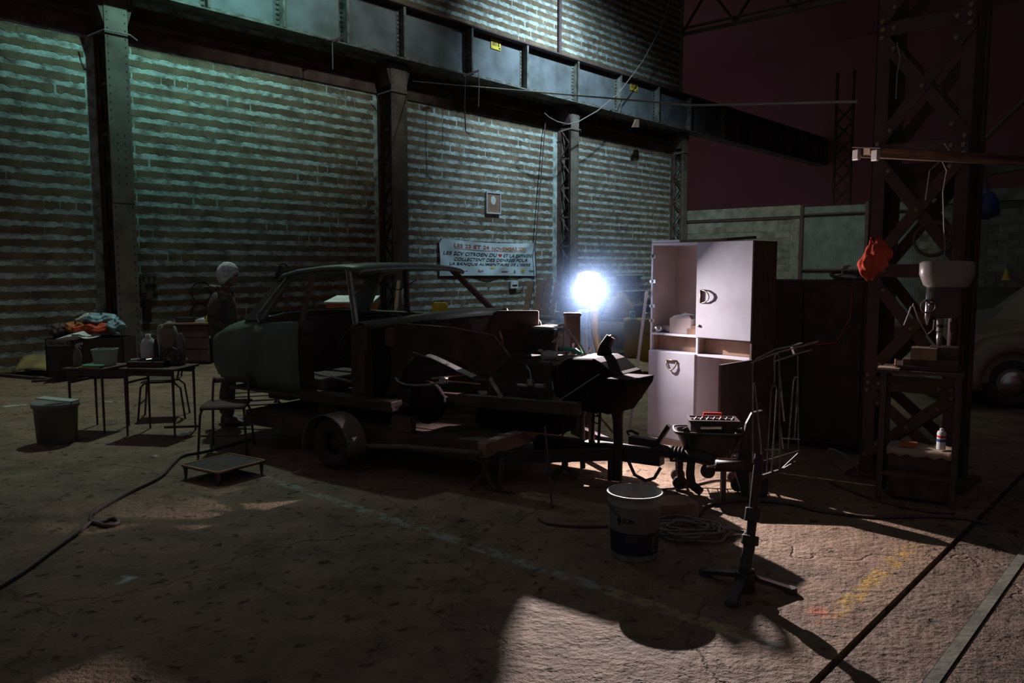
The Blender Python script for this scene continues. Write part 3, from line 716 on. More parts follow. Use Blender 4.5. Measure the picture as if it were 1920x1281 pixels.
for y, yc in ((-.17, -.17), (1.75, 1.75)):
    w_ = MB().torus((-1.42, y, .215), .155, .062, 26, 9, Matrix.Rotation(R(90), 3, 'X')); o = w_.build('wheel', M['rubber'], tr_, smooth=True)
    MB().lathe([(.125, -.03), (.12, -.05), (.09, -.035), (.05, -.05), (.03, -.075)], (-1.42, y, .215), 20, Matrix.Rotation(R(90), 3, 'X')).build('hub', M['dark_steel'], o, smooth=True)
    rows = []
    for k in range(13):
        a = R(-10 + 200 * k / 12); rows.append([V((-1.42 + .262 * math.cos(a), y + dy, .215 + .262 * math.sin(a) - (.0 if abs(dy) < .09 else .02))) for dy in (-.11, -.09, .09, .11)])
    MB().grid(rows).build('mudguard', M['column'], tr_, smooth=True, solid=.006)
MB().tube([(-1.42, -.15, .215), (-1.42, 1.72, .215)], .03, 8).build('axle', M['dark_steel'], tr_)
MB().beam((-.06, .77, .215), (1.05, .77, .225), .10, .12).build('drawbar', M['black'], tr_, bevel=.006)
for y in (.12, 1.42): MB().beam((-.06, y, .21), (.72, .77 + (.05 if y > 1 else -.05), .22), .055, .09).build('drawbar_arm', M['black'], tr_)
cp = MB().tube([(.98, .77, .275), (1.12, .77, .275)], .05, 12); cp.build('overrun_tube', M['black'], tr_)
b = MB(); prof = []
for k in range(9): prof.append((.055 if k % 2 else .042, k * .014))
b.lathe(prof, (1.12, .77, .275), 14, Matrix.Rotation(R(90), 3, 'Y')); b.build('bellows', M['rubber'], tr_)
b = MB().tube([(1.23, .77, .275), (1.33, .77, .27), (1.42, .77, .255), (1.46, .77, .235)], [.045, .05, .048, .03], 12); b.build('coupling_head', M['black'], tr_, smooth=True)
MB().beam((1.30, .77, .30), (1.22, .77, .47), .035, .025, (0, 1, 0)).build('coupling_handle', M['black'], tr_)
MB().beam((1.00, .77, .31), (1.10, .77, .475), .03, .045, (0, 1, 0)).build('brake_lever', M['black'], tr_)
MB().box((.90, .77, .33), (.22, .08, .06)).tube([(.78, .77, .36), (.76, .77, .39), (.80, .77, .40), (.86, .77, .38)], .012, 6).build('brake_housing', M['black'], tr_, bevel=.008)
MB().tube([(.72, .70, .02), (.72, .70, .54)], .036, 12).tube([(.72, .70, .54), (.72, .70, .56)], .042, 12).build('prop_post', M['black'], tr_)
MB().tube([(.675, .67, .02), (.675, .67, .24)], .026, 10).build('jockey_leg', M['black'], tr_)
MB().tube([(.38, .77, .05), (.37, .77, .46), (.39, .77, .53), (.45, .77, .565), (.58, .77, .565), (.64, .77, .54), (.66, .77, .47), (.67, .77, .26)], .022, 9).build('winch_frame', M['column'], tr_, smooth=True)
MB().box((.44, .80, .36), (.05, .03, .20)).build('winch_plate', M['wood_pale'], tr_, bevel=.01)
for x in (.50, .555): MB().tube([(x, .72, .60), (x + .004, .70, .42), (x - .004, .70, .26)], .012, 6).build('hanging_strap', M['rubber'], tr_)
MB().torus((.535, .70, .47), .03, .006, 14, 5, Matrix.Rotation(R(90), 3, 'X')).build('strap_loop', M['rubber'], tr_)
MB().tube([(.80, .72, .17), (.86, .70, .08), (.95, .70, .05), (1.02, .70, .08), (1.06, .72, .16)], .013, 7).build('brake_cable', M['cable'], tr_)
MB().tube([(1.28, .76, .24), (1.28, .74, .14), (1.30, .72, .07), (1.38, .70, .03)], [.03, .032, .035, .03], 9).build('hitch_hose', M['rubber'], tr_, smooth=True)
MB().lathe([(.05, -.02), (.055, 0), (.05, .02)], (1.40, .78, .17), 16, Matrix.Rotation(R(90), 3, 'X')).build('jockey_wheel', M['rust'], tr_)
MB().tube([(.10, -.0, .02), (.12, .0, .25)], .02, 7).tube([(-.02, .0, .012), (.2, .0, .012)], .014, 6).build('corner_steady', M['dark_steel'], tr_)
# supports between bed and shell
for (x, y, sx, n) in ((-.75, .12, .20, 'wood'), (-1.9, .3, .25, 'wood_dark'), (-1.9, 1.2, .25, 'wood_dark'), (-.75, 1.2, .2, 'wood_dark'), (-2.9, .6, .3, 'dark_steel')):
    p = tl(-.86, .045, .396)
    if n == 'wood':
        o = MB().box((0, 0, 0), (sx, .065, .12)).build('wood_block', M['wood_dark']); o.location = p; o.rotation_euler = (0, 0, RT)
        tag(o, 'short brown wood block on trailer bed below the brake drum', 'block')
    else: MB().box((x, y, .41), (sx, .14, .14)).build('chock', M[n], tr_)
# axle stands under the trailer front
def axle_stand(p, h, lab):
    t = thing('axle_stand', lab, 'stand', p, RT + .4, 'axle stands under the trailer')
    MB().tube([(0, 0, h * .45), (0, 0, h - .03)], .026, 10).build('post', M['dark_steel'], t)
    MB().box((0, 0, h - .015), (.09, .05, .03)).build('saddle', M['dark_steel'], t)
    for k in range(4):
        a = R(45 + 90 * k); MB().beam((0, 0, h * .55), (.13 * math.cos(a), .13 * math.sin(a), .012), .025, .02).build('leg', M['dark_steel'], t)
axle_stand(tl(-.05, -.06 + .08), .232, 'low steel axle stand under near front corner of the trailer bed')
axle_stand(tl(.30, .62), .155, 'low steel axle stand beneath the trailer drawbar beside the bent tube frame')
# ================================================================ WORK LAMP, CABINET AND THE RIGHT SIDE
lt = thing('work_lamp', 'glaring work lamp on a thin stand behind the engine', 'lamp', (LAMP.x, LAMP.y + .03, 0))
LZ = LAMP.z
MB().lathe([(.088, .0), (.084, .012), (.060, .026), (.02, .034)], (0, -.047, LZ), 24, Matrix.Rotation(R(90), 3, 'X')).build('lens', M['lamp_glass'], lt, smooth=True)
MB().bb((-.12, -.045, LZ - .095), (.12, .035, LZ + .095)).build('housing', M['dark_steel'], lt, bevel=.015)
b = MB()
for k in range(8): b.bb((-.10 + k * .028, .035, LZ - .08), (-.092 + k * .028, .07, LZ + .08))
b.build('cooling_fins', M['dark_steel'], lt)
MB().tube([(-.14, 0, LZ), (-.14, 0, LZ - .12), (0, 0, LZ - .15), (.14, 0, LZ - .12), (.14, 0, LZ)], .010, 6).build('yoke', M['dark_steel'], lt)
MB().tube([(0, 0, .02), (0, 0, LZ - .15)], .016, 9).build('pole', M['dark_steel'], lt)
for a in (20, 75, 130): MB().tube([(0, 0, .40), (.34 * math.cos(R(a)), .34 * math.sin(R(a)), .012)], .011, 6).build('leg', M['dark_steel'], lt)
MB().tube([(-.16, -.02, LZ - .33), (.16, -.02, LZ - .33)], .012, 7).build('crossbar', M['dark_steel'], lt)
def drape(name, m, label, top, wdt, ln, sway, folds, seed, cat='cloth'):
    rnd = random.Random(seed); rows = []
    for i in range(13):
        t = i / 12; row = []
        for j in range(11):
            q = j / 10 - .5; wq = wdt * (1 - .45 * math.sin(math.pi * min(1, t * 1.1)) * .6)
            row.append(V((top[0] + q * wq + sway * t * t, top[1] - .02 - .035 * math.sin(folds * q * 6.28 + t * 2) * (.4 + t) , top[2] - ln * t + .02 * math.sin(q * 9 + t * 3) * t)))
        rows.append(row)
    o = MB().grid(rows).build(name, m, smooth=True, solid=.004); return tag(o, label, cat)
p = LAMP
drape('hanging_cloth', M['blue_cloth'], 'pale blue rag hanging on the lamp stand above the engine', (p.x - .03, p.y - .02, p.z - .26), .13, .42, .03, 1.6, 4)
drape('hanging_cloth', M['yellow_cloth'], 'yellow cloth hanging on the lamp stand beside the pale blue rag', (p.x + .06, p.y - .02, p.z - .24), .09, .46, .05, 1.1, 8)
drape('hanging_cloth', M['primer'], 'dark red cloth hanging left of the pale blue rag below the lamp', (p.x - .13, p.y + .01, p.z - .30), .08, .34, -.02, 1.0, 9)

# -------- kitchen cabinet
CR, CL = V((1.94, 6.40, 0)), V((1.251, 7.166, 0))
RC = math.atan2(CR.y - CL.y, CR.x - CL.x); CWX = (CR - CL).length
cab = thing('kitchen_cabinet', 'tall worn white kitchen cabinet with one upper door missing and lower door open', 'cabinet', CL, RC)
MC = FR[cab.name]
DP, HT, XM = .35, 1.86, CWX * .485
b = MB(); b.bb((0, 0, .10), (.018, DP, HT)); b.build('side_panel', M['cabinet_edge'], cab)
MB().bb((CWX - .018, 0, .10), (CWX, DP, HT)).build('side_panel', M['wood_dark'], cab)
MB().bb((.018, DP - .012, .10), (CWX - .018, DP, HT)).build('back_panel', M['cabinet_in'], cab)
MB().bb((.018, .0, HT - .02), (CWX - .018, DP - .012, HT)).build('top_panel', M['cabinet_edge'], cab)
MB().bb((XM - .009, .004, .12), (XM + .009, DP - .012, HT - .02)).build('divider', M['cabinet_edge'], cab)
MB().bb((.019, .004, .012), (CWX - .019, .03, .10)).build('plinth', M['cabinet_in'], cab)
MB().bb((.02, .04, .0), (CWX - .02, DP - .02, .10)).build('base', M['cabinet_in'], cab)
for z in (1.062, .905, .12): MB().bb((.018, .0, z - .018), (CWX - .018, DP - .012, z)).build('shelf', M['cabinet_edge'], cab)
MB().bb((.018, .006, 1.045), (XM, .05, 1.055)).build('shelf_lip', M['wood_dark'], cab)
for x0, x1 in ((.018, XM - .009), (XM + .009, CWX - .018)):
    b = MB(); b.bb((x0 + .008, .09, .908), (x1 - .008, .10, 1.03)); b.bb((x0, .03, .908), (x0 + .006, .3, 1.03)); b.build('drawer_opening', M['wood'], cab)
MB().bb((.018, .012, 1.07), (.021, DP - .012, HT - .02)).build('inner_lining', M['cabinet_in'], cab)
dr = MB().bb((XM, -.02, 1.05), (CWX, -.001, HT)).build('door', M['cabinet'], cab, bevel=.003)
def dhandle(x, z, par, down=False):
    pts = [(0, 0, .055), (.045, -.010, .05), (.08, -.014, .025), (.090, -.015, 0), (.08, -.014, -.025), (.045, -.010, -.05), (0, 0, -.055)]
    if down: pts = [(q[2], q[1], -q[0] * .95) for q in pts]
    b = MB().tube([(x + q[0], -.024 + q[1], z + q[2]) for q in pts], .006, 7)
    e = ((0, -.028, -.055), (0, -.028, .055)) if not down else ((-.055, -.028, 0), (.055, -.028, 0))
    b.beam(V(e[0]) + V((x, 0, z)), V(e[1]) + V((x, 0, z)), .014, .010)
    b.build('handle', M['brass'], par, smooth=True)
dhandle(XM + .05, 1.40, dr)
MB().lathe([(.012, 0), (.012, .006), (.005, .010)], (XM + .035, -.021, 1.15), 12, Matrix.Rotation(R(90), 3, 'X')).build('lock', M['brass'], dr)
dl = MB().bb((0, -.02, .125), (XM - .002, -.001, .90)).build('door', M['cabinet'], cab, bevel=.003)
dhandle(XM * .52, .83, dl, True)
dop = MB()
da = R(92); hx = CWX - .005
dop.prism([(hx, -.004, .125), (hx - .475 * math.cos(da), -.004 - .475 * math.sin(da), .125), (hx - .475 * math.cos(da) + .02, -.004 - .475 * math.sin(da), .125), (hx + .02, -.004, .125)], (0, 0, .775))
dop.build('open_door', mat('door_shaded', (.17, .125, .12), (.13, .095, .09), rough=.6), cab)  # white door face coloured dark, its shade is put into the colour
b = MB().tube([(XM + .03, .335, .62), (XM + .10, .334, .60), (XM + .16, .334, .63), (XM + .22, .334, .66), (XM + .28, .334, .71)], .004, 4); b.build('back_crack', M['ink'], cab)
for z in (1.74, 1.52, 1.30, 1.17):
    MB().box((.030, -.006, z), (.055, .012, .03)).lathe([(.013, 0), (.013, .01)], (.012, -.012, z), 10, Matrix.Rotation(R(90), 3, 'X')).build('hinge', M['worn_chrome'], cab)
# on and in the cabinet (each its own thing)
def in_cab(x, y, z): return MC @ V((x, y, z))
def place(o, p, rz=0.0): o.location = p; o.rotation_euler = (0, 0, rz); return o
bx = thing('cardboard_box', 'torn open carton with paper on top, inside the cabinet', 'box', in_cab(.27, .12, 1.062), RC + .25)
b = MB(); b.bb((-.10, -.07, 0), (.10, -.066, .13)); b.bb((-.10, .066, 0), (.10, .07, .13)); b.bb((-.10, -.07, 0), (-.096, .07, .13)); b.bb((.096, -.07, 0), (.10, .07, .13)); b.bb((-.1, -.07, 0), (.1, .07, .004)); b.build('carton', M['cardboard'], bx)
MB().prism([(-.10, -.07, .13), (.10, -.07, .13), (.06, -.02, .165), (-.06, -.03, .16)], (0, 0, .003)).build('flap', M['cardboard'], bx)
MB().prism([(-.05, -.03, .15), (.07, -.05, .17), (.09, .03, .16), (0, .05, .18)], (0, 0, .004)).build('paper', M['paper'], bx)
tag(place(MB().prism([(0, 0, 0), (.20, 0, 0), (.21, 0, .17), (-.05, 0, .17)], (0, .012, 0)).build('loose_board', M['cabinet']), in_cab(.31, .27, 1.064), RC), 'loose pale board leaning at the back inside the cabinet', 'board')
tag(MB().ell(in_cab(.455, .16, 1.30), (.02, .03, .07), 10, 8).tube([in_cab(.455, .16, 1.064), in_cab(.455, .16, 1.25)], .016, 8).build('red_bottle', M['red_plastic']), 'slim red bottle half hidden by the cabinet divider', 'bottle')
o = MB().tube([(-.09, 0, .03), (.09, 0, .03)], .03, 10).build('paper_roll', M['cardboard']); tag(place(o, in_cab(.13, .11, 1.062), RC - .2), 'short roll lying left of the carton in the cabinet', 'roll')
o = MB().lathe([(.02, 0), (.045, .012), (.05, .04), (.03, .06), (.012, .075)], n=14).build('door_knob', M['chrome'], smooth=True); tag(place(o, in_cab(.055, .05, 1.062), RC), 'round chrome knob lying at the left edge of the cabinet shelf', 'knob')
o = MB().bb((-.07, -.03, 0), (.07, .03, .05)).bb((-.06, -.02, .05), (.05, .025, .075)).build('small_boxes', M['wood']); tag(place(o, in_cab(.42, .10, 1.062), RC + .1), 'small brown box right of the carton in the cabinet', 'box')
for i, (x0, x1, y, dz, m, lab) in enumerate(((.0, .30, .03, 0, 'cabinet_edge', 'thin white board lying on the cabinet top at the left'), (.22, .72, .06, .0, 'wood_pale', 'pale wood lath lying on the cabinet top'), (.50, .92, .14, .0, 'wood_dark', 'dark crooked lath lying across the cabinet top'))):
    o = MB().beam((x0, y, .012), (x1, y + (.05 if i == 2 else 0), .012 + (.02 if i == 2 else 0)), .05, .022).build('lath', M[m]); tag(place(o, in_cab(0, 0, HT + .001 + dz), RC), lab, 'lath')
o = MB().beam(G(1180, 806) + V((0, 0, .01)), D(1213, 545, 7.16), .024, .014).build('white_batten', M['cabinet_edge']); tag(o, 'long white batten leaning against the left side of the cabinet', 'batten')

# -------- cart with tub and tool tray in front of the cabinet
ct = thing('wire_cart', 'low wire mesh cart on a caster under the black tub', 'cart', (1.46, 5.86, 0), R(-8))
for k in range(10): MB().tube([(-.26 + k * .06, -.155, .225), (-.26 + k * .06, .155, .225)], .004, 5).build('mesh_wire', M['worn_chrome'], ct)
for k in range(6): MB().tube([(-.26, -.155 + k * .062, .232), (.27, -.155 + k * .062, .232)], .004, 5).build('cross_wire', M['worn_chrome'], ct)
MB().tube([(-.27, -.155, .23), (.27, -.155, .23), (.27, .155, .23), (-.27, .155, .23), (-.27, -.155, .23)], .010, 7).build('frame', M['dark_steel'], ct)
for x, y in ((-.2, .11), (.22, .11), (-.2, -.11), (.22, -.11)):
    o = MB().torus((x, y, .055), .042, .013, 16, 6, Matrix.Rotation(R(90), 3, 'X')).lathe([(.042, -.008), (.042, .008)], (x, y, .055), 16, Matrix.Rotation(R(90), 3, 'X')).build('caster', M['rubber'], ct)
    MB().bb((x - .02, y - .022, .06), (x + .02, y - .016, .225)).bb((x - .02, y + .016, .06), (x + .02, y + .022, .225)).build('caster_fork', M['dark_steel'], o)
tb = thing('mortar_tub', 'black plastic tub with pale worn rim, standing on the wire cart', 'tub', (1.47, 5.86, .243), R(-8))
b = MB(); rows = []
for (hx_, hy_, z) in ((.16, .09, 0), (.235, .13, .17), (.255, .148, .178), (.255, .148, .19), (.23, .125, .188), (.15, .08, .012)):
    ring = []
    for k in range(24):
        a = 2 * math.pi * k / 24; c_, s_ = math.cos(a), math.sin(a); e = .35
        ring.append(V((hx_ * math.copysign(abs(c_) ** e, c_), hy_ * math.copysign(abs(s_) ** e, s_), z)))
    rows.append(ring + [ring[0]])
b.grid(rows); b.f.append(tuple(range(24))); b.build('shell', M['black'], tb, smooth=True)
KEEPRIM = [V((p.x, p.y, .193)) for p in rows[2]]
MB().tube(KEEPRIM, .007, 6, cap=False).build('rim', M['grey_plastic'], tb, smooth=True)
tt = thing('tool_tray', 'black open tool tray with red carrying handle on the tub', 'tool tray', (1.50, 5.87, .437), R(-6))
b = MB(); b.bb((-.17, -.10, 0), (.17, .10, .012)); b.bb((-.17, -.10, .012), (.17, -.09, .085)); b.bb((-.17, .09, .012), (.17, .10, .085)); b.bb((-.17, -.09, .012), (-.16, .09, .085)); b.bb((.16, -.09, .012), (.17, .09, .085)); b.bb((-.185, -.115, .075), (-.17, .115, .085)); b.bb((.17, -.115, .075), (.185, .115, .085)); b.bb((-.17, -.115, .075), (.17, -.10, .085)); b.build('tray', M['black'], tt)
MB().tube([(-.065, 0, .085), (-.065, 0, .118), (.065, 0, .118), (.065, 0, .085)], .011, 8).build('handle', M['red_plastic'], tt)
MB().bb((-.16, -.02, .012), (.16, .02, .085)).build('center_wall', M['black'], tt)
for k in range(7): MB().tube([(-.14 + .045 * k, -.06, .08), (-.12 + .045 * k, -.05, .10)], .007, 6).build('tool', M['worn_chrome'], tt)
MB().tube([(-.10, -.108, .03), (.05, -.108, .035)], .013, 9).build('socket_bar', M['chrome'], tt)
o = MB().prism([(0, 0, 0), (.18, 0, 0), (.19, 0, .30), (.18, 0, .56), (.14, 0, .62), (.06, 0, .60), (.02, 0, .52), (-.05, 0, .16)], (0, .05, 0)).build('seat_back', M['black'], bevel=.015)
for v in o.data.vertices: v.co.y += .12 * v.co.z
place(o, (1.66, 5.60, .002), R(-8)); tag(o, 'tall black seat shell standing right of the tub', 'seat')
o = thing('black_tube', 'short black cylinder with bluish sheen lying in front of the wire cart', 'cylinder', D(1380, 874, 5.45) * 1, R(-4))
MB().tube([(-.14, 0, 0), (.14, 0, 0)], .042, 16).build('barrel', M['black'], o, smooth=True)
MB().tube([(-.20, 0, -.01), (-.14, 0, 0)], .010, 7).build('spigot', M['worn_chrome'], o)
MB().bb((.10, -.03, -(o.location.z) + .005), (.13, .03, .0)).bb((-.10, -.03, -(o.location.z) + .005), (-.07, .03, .0)).build('foot', M['dark_steel'], o)

# -------- tripod stand with wire rack
SB = G(1396, 1108)
st = thing('rack_stand', 'black tripod stand carrying bent chrome wire racks, front right', 'stand', SB, 0)
def ps(u, v, y=4.1): return D(u, v, y)
top = ps(1424, 852); base = SB + V((0, 0, .05))
MB().tube([SB + V((0, 0, .03)), SB + V((0, 0, .12)), SB.lerp(top, .35), SB.lerp(top, .36), top], [.034, .032, .030, .024, .024], 12).build('mast', M['black'], st, W=True)
for f0, f1, r_ in ((.50, .60, .042), (.33, .40, .044), (.14, .165, .040)):
    MB().tube([SB.lerp(top, f0), SB.lerp(top, f1)], r_, 12).build('collar', M['black'], st, W=True, bevel=.006)
for (u, v) in ((1322, 1078), (1482, 1112), (1372, 1136)):
    e = G(u, v) + V((0, 0, .018)); s0 = SB + V((0, 0, .085))
    o = MB().beam(s0, e, .045, .022).build('foot', M['black'], st, W=True)
    MB().lathe([(.032, -.014), (.034, 0), (.028, .012)], e, 12).build('foot_pad', M['rubber'], o, W=False) if False else MB().lathe([(.032, -.016), (.034, 0), (.028, .012)], e, 12).build('foot_pad', M['rubber'], st, W=True)
MB().tube([SB + V((0, 0, .0)), SB + V((0, 0, .10))], .05, 12).build('hub', M['black'], st, W=True)
WR = M['worn_chrome']
for path in ([(1411, 868), (1411, 700), (1412, 680), (1420, 672), (1455, 655), (1496, 647)], [(1408, 681), (1455, 662), (1534, 641)], [(1452, 678), (1500, 662), (1522, 656)],
             [(1452, 720), (1452, 672), (1455, 664), (1459, 664), (1461, 672), (1462, 882)], [(1496, 668), (1497, 845)],
             [(1437, 884), (1446, 732), (1449, 724), (1454, 723), (1457, 730), (1447, 884)], [(1477, 843), (1487, 716), (1490, 708), (1496, 707)],
             [(1415, 718), (1429, 868)], [(1461, 690), (1470, 790)], [(1434, 843), (1464, 843)], [(1466, 822), (1500, 824)], [(1496, 707), (1489, 822)], [(1463, 800), (1468, 842)]):
    dy = 0
    MB().tube([ps(u, v, 4.1 - .0006 * (u - 1424)) for u, v in path], .0042, 6).build('wire_rod', WR, st, W=True)
MB().beam(ps(1486, 657), ps(1506, 650), .035, .045).build('clamp', M['black'], st, W=True)
for u, v in ((1520, 645), (1528, 641), (1534, 640)): MB().tube([ps(u - 18, v + 5, 4.06), ps(u, v, 4.06)], .003, 5).build('bristle', WR, st, W=True)
MB().tube([ps(1428, 894, 4.08), ps(1470, 880, 4.0), ps(1492, 866, 3.95)], [.012, .010, .004], 7).build('tray_arm', M['dark_steel'], st, W=True)
MB().tube([ps(1422, 900), ps(1462, 884)], .009, 6).tube([ps(1462, 884), ps(1500, 848)], .006, 6).tube([ps(1424, 868), ps(1500, 846)], .006, 6).build('rack_base', M['dark_steel'], st, W=True)

# -------- big dark cupboard behind
bxo = V((2.25, 7.60, 0)); bb_ = thing('dark_cupboard', 'large dark unlit cupboard standing right of the white kitchen cabinet', 'cupboard', bxo, RZE)
MB().bb((0, 0, .06), (1.10, .55, 1.53)).build('body', M['dark_steel'], bb_, bevel=.008)
MB().bb((.03, .03, 0), (1.07, .5, .06)).build('plinth', M['black'], bb_)
for x in (.03, .56): MB().bb((x, -.018, .10), (x + .51, -.001, 1.48)).build('door', M['dark_steel'], bb_, bevel=.004)
MB().tube([(.98, -.02, 1.50), (.97, -.025, 1.2), (.86, -.025, .98), (.66, -.025, .95)], .006, 5).build('red_cord', M['red_cloth'], bb_)
hb = thing('hubcap_ring', 'dark ringed hubcap with shiny bits lying on the dark cupboard', 'hubcap', FR[bb_.name] @ V((.84, .25, 1.531)), 0)
MB().torus((0, 0, .04), .14, .016, 26, 7, Matrix.Rotation(R(14), 3, 'X')).build('rim', M['dark_steel'], hb, smooth=True)
MB().lathe([(.13, .0), (.11, .03), (.06, .055), (.02, .06)], n=20).build('dome', M['worn_chrome'], hb, smooth=True)
MB().tube([(-.05, 0, .055), (-.04, 0, .12), (.02, .0, .13)], .008, 6).tube([(-.055, 0, .10), (.0, 0, .11)], .007, 6).build('tap', M['chrome'], hb)

# -------- lattice tower column
TP = V((2.76, 6.20, 0)); tw = thing('lattice_tower', 'dark bolted lattice steel column behind the drill press', 'column', TP, RZE)
TWD, TDP, TH = .68, .40, 5.2
for x in (0, TWD):
    for y in (0, TDP):
        b = MB(); s1 = .10 if x == 0 else -.10; s2 = .10 if y == 0 else -.10
        b.bb((x, y, 0), (x + s1, y + math.copysign(.012, s2), TH)); b.bb((x, y, 0), (x + math.copysign(.012, s1), y + s2, TH)); b.build('leg', M['tower'], tw)
BAY = [.12, .75, 1.62, 2.52, 3.42, 4.32]
riv = MB()
for z0, z1 in zip(BAY, BAY[1:]):
    for y in (-.012, TDP + .012):
        MB().beam((.04, y, z0 + .06), (TWD - .04, y, z1 - .06), .010, .085, (0, 0, 1)).build('brace', M['tower'], tw)
        MB().beam((.04, y + .011, z1 - .06), (TWD - .04, y + .011, z0 + .06), .010, .085, (0, 0, 1)).build('brace', M['tower'], tw)
    MB().bb((.02, -.012, z1 - .05), (TWD - .02, .0, z1 + .05)).build('strut', M['tower'], tw)
    MB().bb((.0, .03, z1 - .04), (.012, TDP - .03, z1 + .04)).build('side_strut', M['tower'], tw)
    for (x, z) in ((.045, z0 + .06), (.13, z0 + .15), (TWD - .045, z1 - .06), (TWD - .13, z1 - .15), (.045, z1 - .06), (.13, z1 - .15), (TWD - .045, z0 + .06), (TWD - .13, z0 + .15), (TWD / 2, (z0 + z1) / 2), (.05, z1), (.13, z1), (TWD - .05, z1), (TWD - .13, z1)):
        riv.rivet((x, -.022, z), (0, -1, 0), .020, .016)
o = riv.build('bolts', M['wood'], tw); o['kind'] = 'stuff'
MB().bb((-.08, -.08, 0), (TWD + .08, TDP + .08, .03)).build('base_plate', M['rust'], tw)
# hopper, batten light, red rag, cables on the tower
def tp(x, y, z): return FR[tw.name] @ V((x, y, z))
o = MB().prism([(.12, .12, 2.43), (.58, .12, 2.43), (.46, .12, 2.17), (.24, .12, 2.17)], (0, .16, 0)).build('hopper', M['rust']); place(o, TP, RZE); tag(o, 'rusty brown metal hopper held inside the lattice tower under the light batten', 'hopper')
fx0, fx1 = V((2.30, 5.25, 2.375)), V((3.95, 5.79, 2.375)); fd = (fx1 - fx0).normalized(); RF = math.atan2(fd.y, fd.x); FL = (fx1 - fx0).length
fl_ = thing('light_batten', 'unlit twin tube light batten fixed across the front of the tower', 'light', fx0, RF)
MB().bb((0, -.03, .0), (FL, .03, .045)).build('spine', M['wood'], fl_)
MB().prism([(-.01, -.13, .02), (FL, -.13, .02), (FL, .12, .06), (-.01, .12, .06)], (0, 0, .006)).build('reflector', M['rust'], fl_)
for y, z in ((-.085, -.015), (.085, .01)):
    MB().tube([(.03, y, z), (FL - .03, y, z)], .017, 10).build('tube', M['wood'], fl_, smooth=True)
    MB().bb((-.015, y - .028, z - .035), (.012, y + .028, z + .035)).build('tube_holder', M['tube_white'], fl_, bevel=.006)
for q in (.52, 1.12): MB().beam((q, .12, .04), (q + .02, .40, .10), .02, .02).build('wall_bracket', M['dark_steel'], fl_)
# crumpled red rag
b = MB(); rows = []
for i in range(21):
    t = i / 20; row = []
    for j in range(41):
        a = 2 * math.pi * j / 40; q = math.sin(math.pi * min(.97, max(.05, t))) ** .6
        k = 1 + .20 * math.sin(3 * a + 5 * t) + .16 * math.sin(8 * a - 9 * t) + .10 * math.sin(13 * a + 14 * t)
        row.append(V((.088 * q * k * math.cos(a) + .02 * math.sin(5 * t), .062 * q * k * math.sin(a), .29 * (1 - t) - .15 + .02 * math.sin(4 * a + 3 * t))))
    row[-1] = row[0].copy(); rows.append(row)
o = b.grid(rows).build('rag', M['red_cloth'], smooth=True); place(o, D(1638, 484, 5.90), -.3); tag(o, 'bright red crumpled rag hanging on the left leg of the tower', 'rag')
o = MB().torus((0, 0, 0), .12, .011, 26, 6, Matrix.Rotation(R(80), 3, 'X')).torus((.01, 0, .0), .128, .009, 26, 6, Matrix.Rotation(R(76), 3, 'X')).build('cable_coil', M['cable'], smooth=True); place(o, D(1748, 448, 5.78), RZE); tag(o, 'round coil of black cable hung inside the tower above the drill', 'cable')
for i, pts in enumerate(([(1735, 375), (1743, 320), (1765, 300), (1775, 320), (1768, 360), (1770, 430), (1772, 470), (1768, 500)], [(1722, 290), (1745, 275), (1770, 268), (1780, 282)], [(1682, 80), (1688, 110), (1682, 140), (1680, 185)], [(1708, 575), (1700, 600), (1695, 610), (1703, 590), (1712, 570), (1722, 600), (1738, 628), (1750, 618), (1752, 600)])):
    lab = ['thin tangled wire dangling from the light batten in front of the tower', 'thin curved wire above the light batten', 'thin loose wire high on the tower', 'looped thin wire hanging left of the drill spindle'][i]
    o = MB().tube([D(u, v, 6.02 if i == 2 else 5.62) for u, v in pts], .005, 5).build('loose_wire', M['cable_pale']); tag(o, lab, 'wire')

# -------- drill press on an angle iron table
TB0 = V((2.575, 5.51, 0)); RTB = math.atan2(5.26 - 5.51, 3.0 - 2.575)
dt = thing('drill_table', 'tall angle-iron work table under the drill press', 'table', TB0, RTB)
TW, TDD, TZ = .50, .40, .915
for x in (0, TW):
    for y in (0, TDD):
        sx, sy = (.04 if x == 0 else -.04), (.04 if y == 0 else -.04)
        MB().bb((x, y, 0), (x + sx, y + math.copysign(.005, sy), TZ)).bb((x, y, 0), (x + math.copysign(.005, sx), y + sy, TZ)).build('leg', M['dark_steel'], dt)
MB().bb((-.01, -.01, TZ), (TW + .01, TDD + .02, TZ + .022)).build('table_top', M['dark_steel'], dt)
MB().bb((-.02, -.015, TZ + .022), (.12, .12, TZ + .036)).build('corner_board', M['wood_pale'], dt)
for z in (.19,): 
    MB().bb((.02, .004, z), (TW - .02, .012, z + .03)).build('rail', M['dark_steel'], dt); MB().bb((.004, .02, z), (.012, TDD - .02, z + .03)).build('rail', M['dark_steel'], dt)
MB().bb((.02, TDD - .02, .80), (TW - .02, TDD - .012, .85)).build('rail', M['dark_steel'], dt)
MT2 = FR[dt.name]
def tb2(x, y, z): return MT2 @ V((x, y, z))
dp = thing('drill_press', 'grey bench drill press with rounded head on the angle-iron table', 'drill press', tb2(.27, .18, TZ + .023), RTB)
MB().bb((-.20, -.14, 0), (.20, .20, .03)).build('base', M['dark_steel'], dp, bevel=.006)
MB().bb((-.14, -.12, .03), (.20, .10, .075)).build('vise_base', M['rust'], dp, bevel=.004)
MB().bb((-.09, -.13, .075), (.07, .02, .155)).build('wood_packing', M['wood'], dp)
MB().bb((.02, -.05, .075), (.20, .14, .160)).build('vise_jaw', M['dark_steel'], dp, bevel=.004)
MB().tube([(.15, .15, .03), (.15, .15, .85)], .032, 12).build('column', M['dark_steel'], dp, smooth=True)
rows = []
